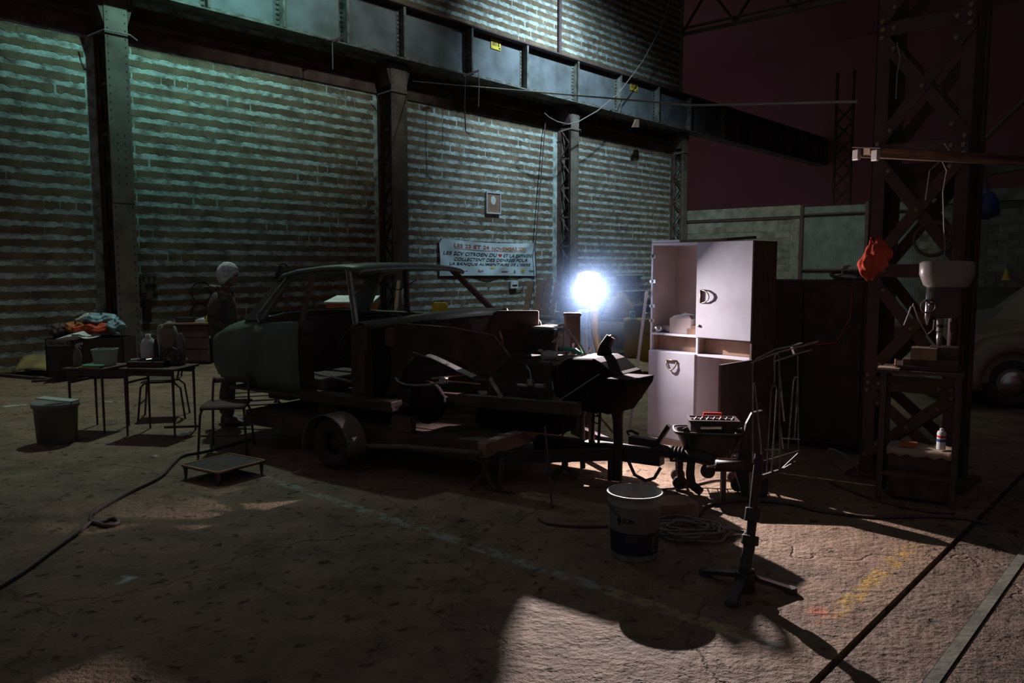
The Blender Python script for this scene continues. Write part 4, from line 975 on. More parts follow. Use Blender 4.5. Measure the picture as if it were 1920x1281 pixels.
for (sx, z) in ((.10, .565), (.125, .585), (.15, .66), (.15, .735), (.135, .75), (.05, .757)):
    ring = []
    for k in range(20):
        a = 2 * math.pi * k / 20; c_, s_ = math.cos(a), math.sin(a); e = .55
        ring.append(V((.10 + sx * 1.15 * math.copysign(abs(c_) ** e, c_), .06 + sx * .8 * math.copysign(abs(s_) ** e, s_), z)))
    rows.append(ring + [ring[0]])
b = MB().grid(rows); b.f.append(tuple(range(20))); n = len(b.v); b.f.append(tuple(range(n - 21, n - 1))); b.build('head', M['drill_paint'], dp, smooth=True)
MB().tube([(-.005, -.02, .57), (-.005, -.02, .36), (-.005, -.02, .34), (-.005, -.02, .31)], [.016, .016, .010, .008], 12).build('quill', M['chrome'], dp, smooth=True)
MB().bb((.03, -.03, .36), (.20, .12, .57)).build('gear_case', M['dark_steel'], dp, bevel=.02)
MB().tube([(.075, 0, .36), (.075, 0, .27)], .022, 12).build('spindle', M['drill_paint'], dp)
MB().tube([(.075, 0, .315), (.075, 0, .295)], .0235, 12).build('spindle_band', M['ink'], dp)
MB().tube([(.075, 0, .27), (.075, 0, .22), (.075, 0, .165)], [.018, .02, .014], 10).build('chuck', M['worn_chrome'], dp, smooth=True)
for a in (40, 160, 280): MB().tube([(.03, -.02, .45), (-.02, -.02 + .10 * math.cos(R(a)), .45 + .10 * math.sin(R(a)))], .006, 6).build('feed_handle', M['worn_chrome'], dp)
MB().torus((.0, -.05, .44), .045, .006, 16, 6, Matrix.Rotation(R(90), 3, 'X')).build('feed_wheel', M['dark_steel'], dp)
o = MB().tube([(0, 0, 0), (0, 0, .06)], .007, 7).lathe([(.016, 0), (.018, .008), (.01, .012)], n=10).build('chuck_key', M['copper']); place(o, tb2(.09, .05, TZ + .037)); tag(o, 'small copper coloured peg standing on the pale table corner', 'peg')
# under the table
st_ = thing('low_stool', 'low cloth covered stool standing under the drill table', 'stool', tb2(.27, .22, 0), RTB)
MB().bb((-.20, -.13, .02), (.20, .13, .36)).build('box', M['wood_dark'], st_, bevel=.01)
rows = [[V((-.215 + .43 * i / 10, -.14 + .28 * j / 6, .372 + .006 * math.sin(i * 2 + j))) for i in range(11)] for j in range(7)]
rows = [[V((p.x, -.146, .33 + .012 * math.sin(p.x * 60))) for p in rows[0]]] + rows
MB().grid(rows).build('cloth_cover', M['wood_pale'], st_, smooth=True, solid=.004)
MT3 = FR[st_.name]
o = MB().bb((-.055, -.02, 0), (.055, .02, .035)).build('orange_block', M['orange'], bevel=.003); place(o, MT3 @ V((-.08, -.08, .382)), RTB + .2); tag(o, 'small orange block lying on the stool under the drill table', 'block')
sc_ = thing('spray_can', 'white spray can with red and blue bands on the stool', 'can', MT3 @ V((.12, -.06, .382)), 0)
MB().lathe([(.028, 0), (.029, .004), (.029, .115), (.024, .128), (.014, .132)], n=16).build('can', M['white'], sc_, smooth=True)
MB().lathe([(.0295, .085), (.0295, .10)], n=16, capb=False, capt=False).build('red_band', M['red_plastic'], sc_)
MB().lathe([(.0295, .055), (.0295, .075)], n=16, capb=False, capt=False).build('blue_band', M['blue'], sc_)
MB().lathe([(.014, .132), (.014, .146), (.006, .15)], n=10).build('cap', M['white'], sc_)
o = MB().torus((0, 0, .05), .14, .008, 24, 6, Matrix.Rotation(R(50), 3, 'Y')).build('wire_loop', M['cable_pale'], smooth=True); place(o, G(1580, 895) + V((0, 0, .07)), .3); tag(o, 'faint wire hoop lying on the floor before the dark cupboard', 'hoop')
o = MB().bb((-.06, -.05, 0), (.06, .05, .10)).build('small_crate', M['wood']); place(o, G(1692, 920) + V((0, 0, .002)), RTB); tag(o, 'small brown box on the floor behind the left table leg', 'box')

# -------- bracket arm, rod and blue bag at the right edge
o = MB().beam(D(1850, 322, 6.9), D(1990, 296, 6.4), .05, .07).build('jib', M['column']); tag(o, 'pale steel arm reaching in from the right edge above the cars', 'arm')
MB().prism([D(1842, 312, 6.88), D(1857, 311, 6.88), D(1858, 322, 6.88), D(1846, 348, 6.88)], (0, .02, 0)).build('arm_plate', M['column'], o)
o = MB().tube([D(1846, 262, 7.5), D(1990, 122, 6.5)], .018, 8).build('sloping_rod', M['column']); tag(o, 'thin sloping pipe high at the right edge', 'pipe')
rows = []
for i in range(9):
    t = i / 8; q = [.01, .05, .07, .085, .09, .095, .10, .09, .03][i]
    rows.append([V((q * math.cos(a) * (1 + .2 * math.sin(3 * a + 5 * t)), q * .7 * math.sin(a), .26 * (1 - t) - .15)) for a in [2 * math.pi * k / 14 for k in range(15)]])
o = MB().grid(rows).build('plastic_bag', M['blue_bag'], smooth=True); place(o, D(1850, 378, 6.89)); tag(o, 'shiny dark blue plastic bag hanging below the pale arm', 'bag')
MB().tube([(0, 0, .11), (-.02, 0, .22)], .006, 5).build('tie', M['blue_bag'], o)

# -------- parked cars at the right
def parked_car(name, label, loc, rz, paint, prof, glass, L, wd, wr, wx, stripe=None):
    c = thing(name, label, 'car', loc, rz, None)
    # body: loft of the side profile across the width, tumblehome at the top
    rows = []
    for j, (yy, inset) in enumerate(((-1, .035), (-.94, .0), (-.6, -.012), (0, -.02), (.6, -.012), (.94, .0), (1, .035))):
        rows.append([V((x * (1 - .02 * abs(yy)), yy * wd / 2 * (1 - max(0, (z - .62)) * .20), z - inset * (1 if z > .3 else 0))) for x, z in prof])
    b = MB().grid(rows)
    for rw, rev in ((rows[0], False), (rows[-1], True)):
        n0 = len(b.v); b.v += rw; b.f.append(tuple(range(n0, n0 + len(rw))) if rev else tuple(reversed(range(n0, n0 + len(rw)))))
    b.build('body', M[paint], c)
    for sg in (-1, 1):
        for gl in glass:
            pts = [V((x, sg * (wd / 2 * (1 - max(0, (z - .62)) * .20) + .004), z - .03)) for x, z in gl]
            MB().prism(pts, (0, sg * .004, 0)).build('side_window', M['glass'], c)
        for x in wx:
            o = MB().torus((x, sg * (wd / 2 - .06), wr), wr * .74, wr * .26, 24, 8, Matrix.Rotation(R(90), 3, 'X')).build('wheel', M['rubber'], c, smooth=True)
            MB().lathe([(wr * .62, 0), (wr * .60, .05), (wr * .46, .055), (wr * .40, .075), (wr * .16, .09), (.02, .092)], (x, sg * (wd / 2 - .06), wr), 24, Matrix.Rotation(R(90 if sg < 0 else -90), 3, 'X')).build('hubcap', M['chrome'], o, smooth=True)
            pts = []; rows = []
            for k in range(15):
                a = R(-8 + 196 * k / 14); rows.append([V((x + q * math.cos(a), sg * (wd / 2 + e), wr + q * math.sin(a))) for q, e in ((wr * 1.22, .05), (wr * 1.45, .07), (wr * 1.75, .03), (wr * 1.95, -.03))])
            MB().grid(rows).build('fender', M[paint], c, smooth=True, solid=.01)
    return c
beetle = [(-1.95, .35), (-2.02, .55), (-1.9, .80), (-1.5, 1.08), (-1.05, 1.34), (-.6, 1.46), (0, 1.48), (.42, 1.40), (.66, 1.12), (.78, .98), (1.1, .95), (1.55, .86), (1.85, .68), (1.98, .48), (1.95, .30)]
sedan = [(-2.1, .35), (-2.15, .6), (-2.1, .88), (-1.6, .95), (-1.25, 1.30), (-.9, 1.42), (0, 1.44), (.35, 1.38), (.85, .98), (1.4, .90), (1.9, .82), (2.05, .62), (2.05, .32)]
c1 = parked_car('parked_car', 'old cream car with rounded fenders and bright hubcap, parked at the right edge', (7.05, 9.75, 0), R(174), 'cream_car', beetle, [[(-.95, .98), (-.35, .98), (-.35, 1.36), (-.75, 1.32)], [(-.27, .98), (.58, .98), (.40, 1.30), (-.27, 1.37)]], 4, 1.5, .30, (1.18, -1.2))
c2 = parked_car('parked_car', 'greyish car parked behind the cream one at the right edge', (8.75, 12.4, 0), R(176), 'silver_car', sedan, [[(-1.15, .96), (-.3, .96), (-.3, 1.33), (-.85, 1.31)], [(-.22, .96), (.68, .96), (.30, 1.30), (-.22, 1.33)]], 4.2, 1.55, .30, (1.3, -1.25))
o = MB().lathe([(.07, 0), (.05, .02), (.02, .15), (.008, .16)], n=8).build('yellow_marker', M['yellow']); place(o, (7.62, 12.3, 1.452)); tag(o, 'little yellow cone on the roof of the greyish car', 'cone')

# haze: scattering ball added to give the lit lamp its glare
def halo():
    m = bpy.data.materials.new('halo'); m.use_nodes = True; nt = m.node_tree; N = nt.nodes; L = nt.links
    N.remove(N['Principled BSDF']); out = N['Material Output']
    vs = N.new('ShaderNodeVolumeScatter'); vs.inputs['Color'].default_value = (.38, .58, 1, 1); vs.inputs['Anisotropy'].default_value = .35
    tc = N.new('ShaderNodeTexCoord'); ln_ = N.new('ShaderNodeVectorMath'); ln_.operation = 'LENGTH'; L.new(tc.outputs['Object'], ln_.inputs[0])
    mr = N.new('ShaderNodeMapRange'); mr.inputs['From Min'].default_value = 0; mr.inputs['From Max'].default_value = .95; mr.inputs['To Min'].default_value = 1; mr.inputs['To Max'].default_value = 0
    L.new(ln_.outputs['Value'], mr.inputs['Value']); pw = N.new('ShaderNodeMath'); pw.operation = 'POWER'; pw.inputs[1].default_value = 2.0; L.new(mr.outputs['Result'], pw.inputs[0])
    ml = N.new('ShaderNodeMath'); ml.operation = 'MULTIPLY'; ml.inputs[1].default_value = .14; L.new(pw.outputs[0], ml.inputs[0]); L.new(ml.outputs[0], vs.inputs['Density'])
    L.new(vs.outputs[0], out.inputs['Volume'])
    o = MB().ell((0, 0, 0), (.97, .97, .97), 24, 14).build('lamp_halo', m, smooth=True); o.location = LAMP
    tag(o, 'faint bluish glow added as a haze around the lit work lamp', 'halo', None, 'stuff')
halo()
# ================================================================ PERSON
def skin_mesh(name, vs, es, rs, sub=2):
    me = bpy.data.meshes.new(name); me.from_pydata([tuple(v) for v in vs], es, [])
    o = bpy.data.objects.new(name, me); COL.objects.link(o)
    sm = o.modifiers.new('skin', 'SKIN'); sm.use_smooth_shade = True; sm.branch_smoothing = .6
    for i, d in enumerate(me.skin_vertices[0].data):
        r = rs[i]; d.radius = r if isinstance(r, tuple) else (r, r); d.use_root = (i == 0); d.use_loose = False
    s2 = o.modifiers.new('sub', 'SUBSURF'); s2.levels = sub; s2.render_levels = sub
    dg = bpy.context.evaluated_depsgraph_get(); ev = o.evaluated_get(dg); m2 = bpy.data.meshes.new_from_object(ev)
    b = MB(); b.v = [v.co.copy() for v in m2.vertices]; b.f = [tuple(p.vertices) for p in m2.polygons]
    bpy.data.objects.remove(o); bpy.data.meshes.remove(me); bpy.data.meshes.remove(m2)
    return b
def chain(vs, es, rs, pts, start=None):
    prev = start
    for p, r in pts:
        vs.append(V(p)); rs.append(r); i = len(vs) - 1
        if prev is not None: es.append((prev, i))
        prev = i
    return prev
pr = thing('person', 'white-haired person in dark jacket and trousers standing behind the car tail, seen from the side', 'person', (-2.975, 8.27, 0), R(4))
vs, es, rs = [], [], []
hip = chain(vs, es, rs, [((0, 0, .90), (.10, .12))])
ch = chain(vs, es, rs, [((-.015, 0, 1.06), (.10, .12)), ((-.03, 0, 1.25), (.11, .14)), ((-.035, 0, 1.36), (.09, .12)), ((-.005, 0, 1.435), .055), ((.012, 0, 1.49), .052)], hip)
sh = 3
for sg in (-1, 1):
    e = chain(vs, es, rs, [((-.035, sg * .15, 1.355), .058), ((-.055, sg * .22, 1.22), .048), ((-.06, sg * .235, 1.08), .040), ((.05, sg * .22, 1.02), .036), ((.17, sg * .19, 1.015), .026), ((.215, sg * .18, 1.015), .030), ((.255, sg * .175, 1.012), .026)], sh)
    for k, (dy, ln) in enumerate(((-.028, .058), (-.010, .070), (.009, .066), (.027, .050))):
        chain(vs, es, rs, [((.275, sg * .175 + dy, 1.012), .0095), ((.275 + ln * .55, sg * .175 + dy * 1.1, 1.0), .0088), ((.275 + ln * .85, sg * .175 + dy * 1.1, .978), .0078)], e)
    chain(vs, es, rs, [((.225, sg * .175 - sg * .030, 1.015), .0105), ((.25, sg * .175 - sg * .048, 1.002), .0095), ((.275, sg * .175 - sg * .05, .99), .008)], e - 1)
    fx = .03 if sg < 0 else -.05
    chain(vs, es, rs, [((0, sg * .085, .84), .082), ((fx * .6 + .01, sg * .09, .48), .058), ((fx - .02, sg * .09, .30), .05), ((fx - .03, sg * .09, .09), .036), ((fx + .02, sg * .09, .045), .036), ((fx + .12, sg * .095, .032), .028)], hip)
body = skin_mesh('body', vs, es, rs)
# head: shaped by profile (x forward)
nb = len(body.v); hc = V((.035, 0, 1.562)); NN, MM = 24, 18
for i in range(MM + 1):
    th = math.pi * i / MM
    for k in range(NN):
        a = 2 * math.pi * k / NN; d = V((math.sin(th) * math.cos(a), math.sin(th) * math.sin(a), math.cos(th)))
        x, y, z = d.x * .094, d.y * .074, d.z * .112
        if d.x > 0:
            fr = max(0, math.cos(a)) ** 6
            x += fr * (.026 * math.exp(-((d.z + .16) / .13) ** 2) * (1 if abs(d.y) < .35 else 0)      # nose
                       + .010 * math.exp(-((d.z - .20) / .12) ** 2) - .010 * math.exp(-((d.z - .02) / .10) ** 2)  # brow, eye hollow
                       + .012 * math.exp(-((d.z + .80) / .16) ** 2) - .006 * math.exp(-((d.z + .50) / .07) ** 2)) # chin, mouth
        if d.z < -.2: x += (-.2 - d.z) * .022; y *= 1 - (-.2 - d.z) * .28
        body.v.append(hc + V((x, y, z)))
for i in range(MM):
    for k in range(NN): body.f.append((nb + i * NN + k, nb + i * NN + (k + 1) % NN, nb + (i + 1) * NN + (k + 1) % NN, nb + (i + 1) * NN + k))
for sg in (-1, 1): body.ell((.025, sg * .076, 1.555), (.018, .010, .030), 8, 6)
body.build('body', M['skin'], pr, smooth=True)
for sg in (-1, 1): MB().ell((.112, sg * .030, 1.572), (.010, .014, .007), 8, 6).build('eye', M['white'], pr, smooth=True)
# hair cap, combed back, thick
b = MB(); rows = []; rr = random.Random(2)
for i in range(11):
    th = math.pi * (.02 + .64 * i / 10); row = []
    for k in range(28):
        a = 2 * math.pi * k / 28; front = math.cos(a)
        t2 = th * (1 - .34 * max(0, front)) * (1.0 if front > -.2 else 1.13)
        d = V((math.sin(t2) * math.cos(a), math.sin(t2) * math.sin(a), math.cos(t2)))
        q = 1 + .03 * math.sin(7 * a + 3 * i) + .035 * math.sin(11 * a - 5 * i) + rr.uniform(-.035, .035) + (.075 if i < 8 else .0)
        row.append(hc + V((d.x * .104 * q - .006, d.y * .084 * q, d.z * .122 * q)))
    rows.append(row + [row[0].copy()])
b.grid(rows).build('hair', M['hair'], pr, smooth=True, solid=.012)
MB().tube([(.118, -.066, 1.572), (.122, -.03, 1.574), (.124, 0, 1.577), (.122, .03, 1.574), (.118, .066, 1.572)], .003, 5).tube([(.118, -.068, 1.572), (.03, -.082, 1.575)], .003, 5).build('glasses', M['black'], pr)
# jacket, trousers, shoes
vs, es, rs = [], [], []
h0 = chain(vs, es, rs, [((-.01, 0, .80), (.145, .17))])
c0 = chain(vs, es, rs, [((-.015, 0, .98), (.135, .165)), ((-.03, 0, 1.16), (.14, .17)), ((-.035, 0, 1.30), (.13, .165)), ((-.03, 0, 1.395), (.075, .10)), ((-.012, 0, 1.44), (.068, .075))], h0)
for sg in (-1, 1):
    chain(vs, es, rs, [((-.035, sg * .165, 1.35), .082), ((-.06, sg * .235, 1.22), .070), ((-.065, sg * .25, 1.08), .062), ((.04, sg * .23, 1.02), .052), ((.145, sg * .195, 1.015), .044)], 3)
skin_mesh('jacket', vs, es, rs).build('jacket', M['jacket'], pr, smooth=True)
MB().tube([(-.05 + .10 * math.cos(a), .085 * math.sin(a), 1.425 - .02 * math.cos(a)) for a in [2 * math.pi * k / 16 for k in range(17)]], .022, 7).build('collar', M['leather'], pr, smooth=True)
vs, es, rs = [], [], []
h0 = chain(vs, es, rs, [((0, 0, .88), (.115, .14))])
for sg in (-1, 1):
    fx = .03 if sg < 0 else -.05
    chain(vs, es, rs, [((0, sg * .088, .80), .098), ((fx * .6 + .012, sg * .092, .48), .078), ((fx - .015, sg * .092, .28), .072), ((fx - .025, sg * .092, .075), .068)], h0)
skin_mesh('trousers', vs, es, rs).build('trousers', M['trousers'], pr, smooth=True)
for sg in (-1, 1):
    fx = .03 if sg < 0 else -.05
    rows = []
    for x, hw, zt in ((-.075, .02, .05), (-.065, .036, .085), (.0, .042, .095), (.06, .044, .085), (.12, .046, .058), (.175, .038, .048), (.198, .016, .028)):
        ring = [V((fx + x + .005, sg * .093 + hw * math.cos(a), max(.0, zt * .5 + zt * .5 * math.sin(a)))) for a in [2 * math.pi * k / 12 for k in range(12)]]
        rows.append(ring + [ring[0].copy()])
    b = MB().grid(rows); n = len(b.v); b.f.append(tuple(range(12))); b.f.append(tuple(range(n - 13, n - 1))); b.build('shoe', M['leather'], pr, smooth=True)
rows = [[V((-.165 - .03 * math.sin(j * .9) * (.3 + t), -.06 + .03 * j, .93 - .27 * t)) for j in range(6)] for t in [k / 6 for k in range(7)]]
MB().grid(rows).build('rag_in_pocket', M['beige_cloth'], pr, smooth=True, solid=.008)

# ================================================================ LEFT SIDE
def put(o, p, rz=0.0, label=None, cat=None, group=None): o.location = p; o.rotation_euler = (0, 0, rz); return tag(o, label, cat, group)
# chairs
def make_chair(label, loc, rz):
    c = thing('school_chair', label, 'chair', loc, rz, 'tube frame chairs at the left')
    rows = [[V((-.19 + .38 * i / 6, -.19 + .37 * j / 5, .432 - .010 * math.sin(math.pi * i / 6) * math.sin(math.pi * j / 5) - (.02 if j == 0 else 0))) for i in range(7)] for j in range(6)]
    MB().grid(rows).build('seat', M['wood_dark'], c, smooth=True, solid=.014)
    for sx in (-1, 1):
        MB().tube([(sx * .165, .15, .41), (sx * .172, -.10, .41), (sx * .178, -.16, .40), (sx * .185, -.195, .36), (sx * .205, -.23, .0)], .011, 7).build('front_leg', M['dark_steel'], c, smooth=True)
        MB().tube([(sx * .15, .12, .41), (sx * .165, .20, .34), (sx * .185, .24, .0)], .011, 7).build('rear_leg', M['dark_steel'], c, smooth=True)
        MB().tube([(sx * .16, .06, .41), (sx * .16, .17, .44), (sx * .155, .205, .60), (sx * .15, .22, .64)], .011, 7).build('back_post', M['dark_steel'], c, smooth=True)
    rows = [[V((-.16 + .32 * i / 6, .205 - .03 * math.sin(math.pi * i / 6) * -1 + .012 * j, .59 + .022 * j)) for i in range(7)] for j in range(3)]
    MB().grid(rows).build('backrest', M['wood_dark'], c, smooth=True, solid=.012)
    MB().tube([(-.19, -.21, .18), (.19, -.21, .18)], .008, 6).build('stretcher', M['dark_steel'], c)
    return c
ch1 = make_chair('low tube-frame chair in the foreground left, between the low platform and the car tail', G(428, 845), R(8))
ch2 = dup(ch1, G(308, 782), R(-75), 'tube-frame chair standing behind the small cluttered tables', 'tube frame chairs at the left')
# tables
def small_table(label, A, B, dep, z):
    d = (B - A); rz = math.atan2(d.y, d.x); wd = d.length
    t = thing('small_table', label, 'table', A, rz, 'small metal tables at the left')
    MB().bb((-.03, -.03, z - .022), (wd + .03, dep + .03, z)).build('table_top', M['wood_dark'], t, bevel=.004)
    for x in (.012, wd - .012):
        for y in (.012, dep - .012): MB().tube([(x, y, 0), (x, y, z - .022)], [.010, .014], 8).build('leg', M['dark_steel'], t)
    for y in (.012, dep - .012): MB().bb((.01, y - .006, z - .075), (wd - .01, y + .006, z - .022)).build('apron', M['dark_steel'], t)
    MB().bb((.005, .01, z - .16), (.018, dep - .01, z - .14)).build('side_bar', M['dark_steel'], t)
    return t
tA = small_table('small dark table at the left carrying the white tub and spray bottle', G(131, 812), G(197, 814), .42, .655)
tB = small_table('small dark table carrying jugs and black clutter, left of the chair', G(236, 818), G(329, 821), .40, .672)
FA, FB = FR[tA.name], FR[tB.name]
o = thing('spray_bottle', 'translucent spray bottle standing on the left edge of the small table', 'bottle', FA @ V((.02, .14, .656)), .3)
MB().lathe([(.036, 0), (.04, .01), (.04, .12), (.028, .155), (.013, .175), (.013, .19)], n=14).build('flask', M['grey_plastic'], o, smooth=True)
MB().bb((-.012, -.012, .19), (.012, .012, .215)).beam((0, 0, .215), (.05, 0, .225), .018, .02).beam((.02, 0, .21), (.035, 0, .175), .008, .008).build('trigger', M['pale_plastic'], o)
o = thing('white_tub', 'square off-white plastic tub on the small table beside the spray bottle', 'tub', FA @ V((.24, .26, .656)), .1)
b = MB(); rows = []
for s_, z in ((.085, 0), (.10, .15), (.108, .152), (.108, .165), (.098, .165), (.082, .012)):
    ring = [V((x * s_, y * s_ * .9, z)) for x, y in ((-1, -.85), (-.85, -1), (.85, -1), (1, -.85), (1, .85), (.85, 1), (-.85, 1), (-1, .85))]; rows.append(ring + [ring[0]])
b.grid(rows); b.f.append(tuple(range(8))); b.build('shell', M['pale_plastic'], o)
put(MB().bb((-.10, -.035, 0), (.10, .035, .014)).build('folded_cloth', M['hose_green'], bevel=.004), FA @ V((.27, .03, .671)), 0, 'flat teal packet on the front edge of the small table', 'packet')
put(MB().bb((-.11, -.045, 0), (.10, .045, .013)).build('yellow_pad', M['yellow_cloth'], bevel=.003), FA @ V((.25, .03, .657)), 0, 'yellow pad beneath the teal packet on the small table', 'pad')
jug = thing('white_jug', 'white plastic jug standing at the back of the cluttered small table', 'jug', FB @ V((.12, .25, .673)), .2)
MB().lathe([(.066, 0), (.076, .015), (.076, .20), (.06, .25), (.026, .28), (.026, .31)], n=16).build('jug_body', M['white'], jug, smooth=True)
MB().tube([(.068, 0, .22), (.10, 0, .20), (.10, 0, .11), (.073, 0, .08)], .010, 7).build('jug_handle', M['white'], jug, smooth=True)
sk = thing('beige_canister', 'lumpy beige canister standing behind the white jug', 'canister', FB @ V((.26, .36, .673)), 0)
MB().lathe([(.07, 0), (.085, .03), (.09, .20), (.10, .30), (.085, .37), (.05, .40)], n=12).build('canister_body', M['beige_cloth'], sk, smooth=True)
rr = random.Random(9)
for k in range(6): MB().ell((rr.uniform(-.06, .06), rr.uniform(-.05, .05), .37 + rr.uniform(0, .05)), (.04, .035, .03), 8, 6).build('fold', M['beige_cloth'], sk, smooth=True)
o = thing('milk_jug', 'translucent milk-white bottle right of the beige canister', 'bottle', FB @ V((.40, .36, .673)), 0)
MB().lathe([(.04, 0), (.045, .01), (.045, .22), (.03, .27), (.018, .29), (.018, .31)], n=12).build('flask', M['grey_plastic'], o, smooth=True)
case = thing('tool_case', 'long black open tool case across the front of the cluttered table', 'tool case', FB @ V((.02, .03, .673)), 0)
MB().bb((0, 0, 0), (.36, .17, .055)).build('case_body', M['black'], case, bevel=.006)
for k in range(6): MB().tube([(.03 + .05 * k, .03 + .02 * (k % 3), .07), (.11 + .05 * k, .08 + .012 * (k % 4), .075)], .010, 6).build('tool', M['worn_chrome'] if k % 3 == 0 else M['black'], case)
put(MB().lathe([(.02, 0), (.022, .10), (.010, .13), (.010, .15)], n=10).build('dark_bottle', M['black'], smooth=True), FB @ V((.02, .28, .673)), 0, 'small black bottle standing left of the white jug', 'bottle')
put(MB().lathe([(.022, 0), (.024, .20), (.012, .25), (.012, .27)], n=10).build('dark_bottle', M['black'], smooth=True), FB @ V((.235, .19, .673)), 0, 'tall black bottle standing right of the white jug', 'bottle')
put(MB().torus((0, 0, .09), .085, .010, 24, 7, Matrix.Rotation(R(78), 3, 'X')).torus((.02, .02, .08), .078, .007, 24, 6, Matrix.Rotation(R(70), 3, 'X')).build('cable_ring', M['cable'], smooth=True), FB @ V((.36, .24, .673)), .2, 'upright coil of dark hose at the right end of the cluttered table', 'hose')
put(MB().lathe([(.05, 0), (.062, .01), (.05, .06), (.012, .085)], n=12).build('funnel', M['pale_plastic'], smooth=True), FB @ V((.29, .26, .673)), 0, 'pale upturned funnel between the black bottle and the hose coil', 'funnel')
# left bucket with board
lb = thing('lidded_bucket', 'grey plastic bucket with a pale board across its top, far left', 'bucket', G(108, 829), .1)
MB().lathe([(.155, 0), (.165, .01), (.185, .34), (.205, .345), (.205, .385), (.19, .385), (.17, .02)], n=24, capt=True).build('shell', M['grey_plastic'], lb, smooth=True)
o = MB().box((0, 0, 0), (.36, .12, .012), Matrix.Rotation(R(4), 3, 'Y')).build('board', M['pale_plastic']); put(o, G(108, 829) + V((.02, 0, .408)), -.1, 'thin pale board lying across the grey bucket', 'board')
# low platform
A_, B_, C_ = G(407, 888, .10), G(497, 865, .10), G(357, 870, .10)
ex, ey = (B_ - A_), (C_ - A_); RP = math.atan2(ex.y, ex.x)
pf = thing('low_platform', 'low square metal platform with dark mat, in front of the tube-frame chair', 'platform', (A_.x, A_.y, 0), RP)
LX, LY = ex.length, ey.length
MB().bb((0, 0, .088), (LX, LY, .102)).build('deck', M['black'], pf)
MB().bb((.012, .012, .1025), (LX - .012, LY - .012, .107)).build('mat', M['rubber'], pf)
for a, e in (((0, 0), (LX, 0)), ((0, 0), (0, LY)), ((LX, 0), (LX, LY)), ((0, LY), (LX, LY))): MB().beam((*a, .105), (*e, .105), .010, .012).build('rim', M['copper'], pf)
for x in (.02, LX - .02):
    for y in (.02, LY - .02): MB().lathe([(.010, 0), (.018, .088)], (x, y, 0), 8).build('leg', M['dark_steel'], pf)
# laundry pile on crates
ld = V((-6.85, 11.6, 0))
cr = thing('black_crate', 'long black crate with a pale name strip, under the laundry pile', 'crate', ld, R(6))
b = MB(); b.bb((0, 0, 0), (1.10, .5, .02)); b.bb((0, 0, 0), (1.1, .02, .60)); b.bb((0, .48, 0), (1.1, .5, .60)); b.bb((0, 0, 0), (.02, .5, .60)); b.bb((1.08, 0, 0), (1.1, .5, .60)); b.bb((.02, .02, .50), (1.08, .48, .52)); b.build('shell', M['black'], cr)
MB().bb((.02, -.006, .49), (.36, -.001, .585)).build('name_strip', M['grey_plastic'], cr)
FC = FR[cr.name]
rr = random.Random(21)
def cloth_blob(m, c, r, seed, label):
    rd = random.Random(seed); ph = [rd.uniform(0, 6) for _ in range(6)]; rows = []
    for i in range(15):
        t = i / 14; th = math.pi * (.03 + .94 * t); row = []
        for k in range(36):
            a = 2 * math.pi * k / 36
            q = 1 + .10 * math.sin(11 * a + 6 * t + ph[4]) + .07 * math.sin(17 * a - 13 * t + ph[5]) + .20 * math.sin(3 * a + ph[0] + 2 * t) + .13 * math.sin(5 * a + ph[1] - 4 * t) + .10 * math.sin(7 * t * 3 + ph[2])
            row.append(V((r[0] * q * math.sin(th) * math.cos(a), r[1] * q * math.sin(th) * math.sin(a), r[2] * math.cos(th) + .025 * math.sin(4 * a + ph[3]))))
        rows.append(row + [row[0].copy()])
    o = MB().grid(rows).build('laundry', M[m], smooth=True); return put(o, FC @ V(c), rd.uniform(0, 3), label, 'cloth', 'laundry pile on the black crate')
for (m, c, r, lab) in (('white', (.55, .24, .64), (.52, .24, .045), 'flat white sheet spread under the heap of laundry'),
                       ('orange', (.36, .20, .75), (.16, .13, .07), 'orange red garment at the left of the laundry heap'),
                       ('red_cloth', (.66, .16, .74), (.26, .13, .06), 'dark red garment in the middle of the laundry heap'),
                       ('blue_cloth', (.70, .28, .86), (.22, .15, .075), 'pale blue garment on top of the laundry heap'),
                       ('pale_plastic', (.52, .30, .87), (.15, .12, .07), 'greyish garment at the top left of the laundry heap'),
                       ('blue_cloth', (.92, .20, .77), (.14, .13, .07), 'pale blue cloth hanging at the right end of the laundry heap'),
                       ('jacket', (.14, .22, .70), (.13, .13, .10), 'dark bundle at the left end of the crate')):
    cloth_blob(m, c, r, rr.randrange(999), lab)
# floor things at the far left
b = MB(); rows = [[V((.58 * i / 8, .36 * j / 4, .20 + .10 * math.sin(math.pi * (.15 + .7 * i / 8)) - .20 * (1 - j / 4) - .05 * i / 8 * j / 4)) for i in range(9)] for j in range(5)]
put(b.grid(rows).build('bent_cardboard', M['ochre'], smooth=True, solid=.012), D(22, 694, 11.9) * 1 - V((0, 0, D(22, 694, 11.9).z - .02)), .1, 'bent yellowish cardboard sheet on the floor at the far left', 'cardboard')
for i, ((u0, v0), (u1, v1), h_) in enumerate((((0, 706), (112, 716), .04), ((50, 697), (150, 712), .05), ((60, 717), (165, 712), .03), ((2, 704), (68, 701), .04))):
    o = MB().beam(G(u0, v0) + V((0, 0, h_ / 2 + .002 + .0 * i)), G(u1, v1) + V((0, 0, h_ / 2 + .002)), .06, h_).build('plank', M['wood_dark'])
    tag(o, ['long thin dark plank on the floor at the far left, nearest the camera', 'thicker dark plank crossing the others below the cardboard', 'short dark batten before the other planks', 'dark batten right against the bent cardboard'][i], 'plank')
o = MB().beam(G(128, 701) + V((0, 0, .012)), G(366, 689) + V((0, 0, .012)), .24, .02).build('blue_mat', M['blue']); tag(o, 'long narrow blue strip lying on the floor behind the small tables', 'mat')
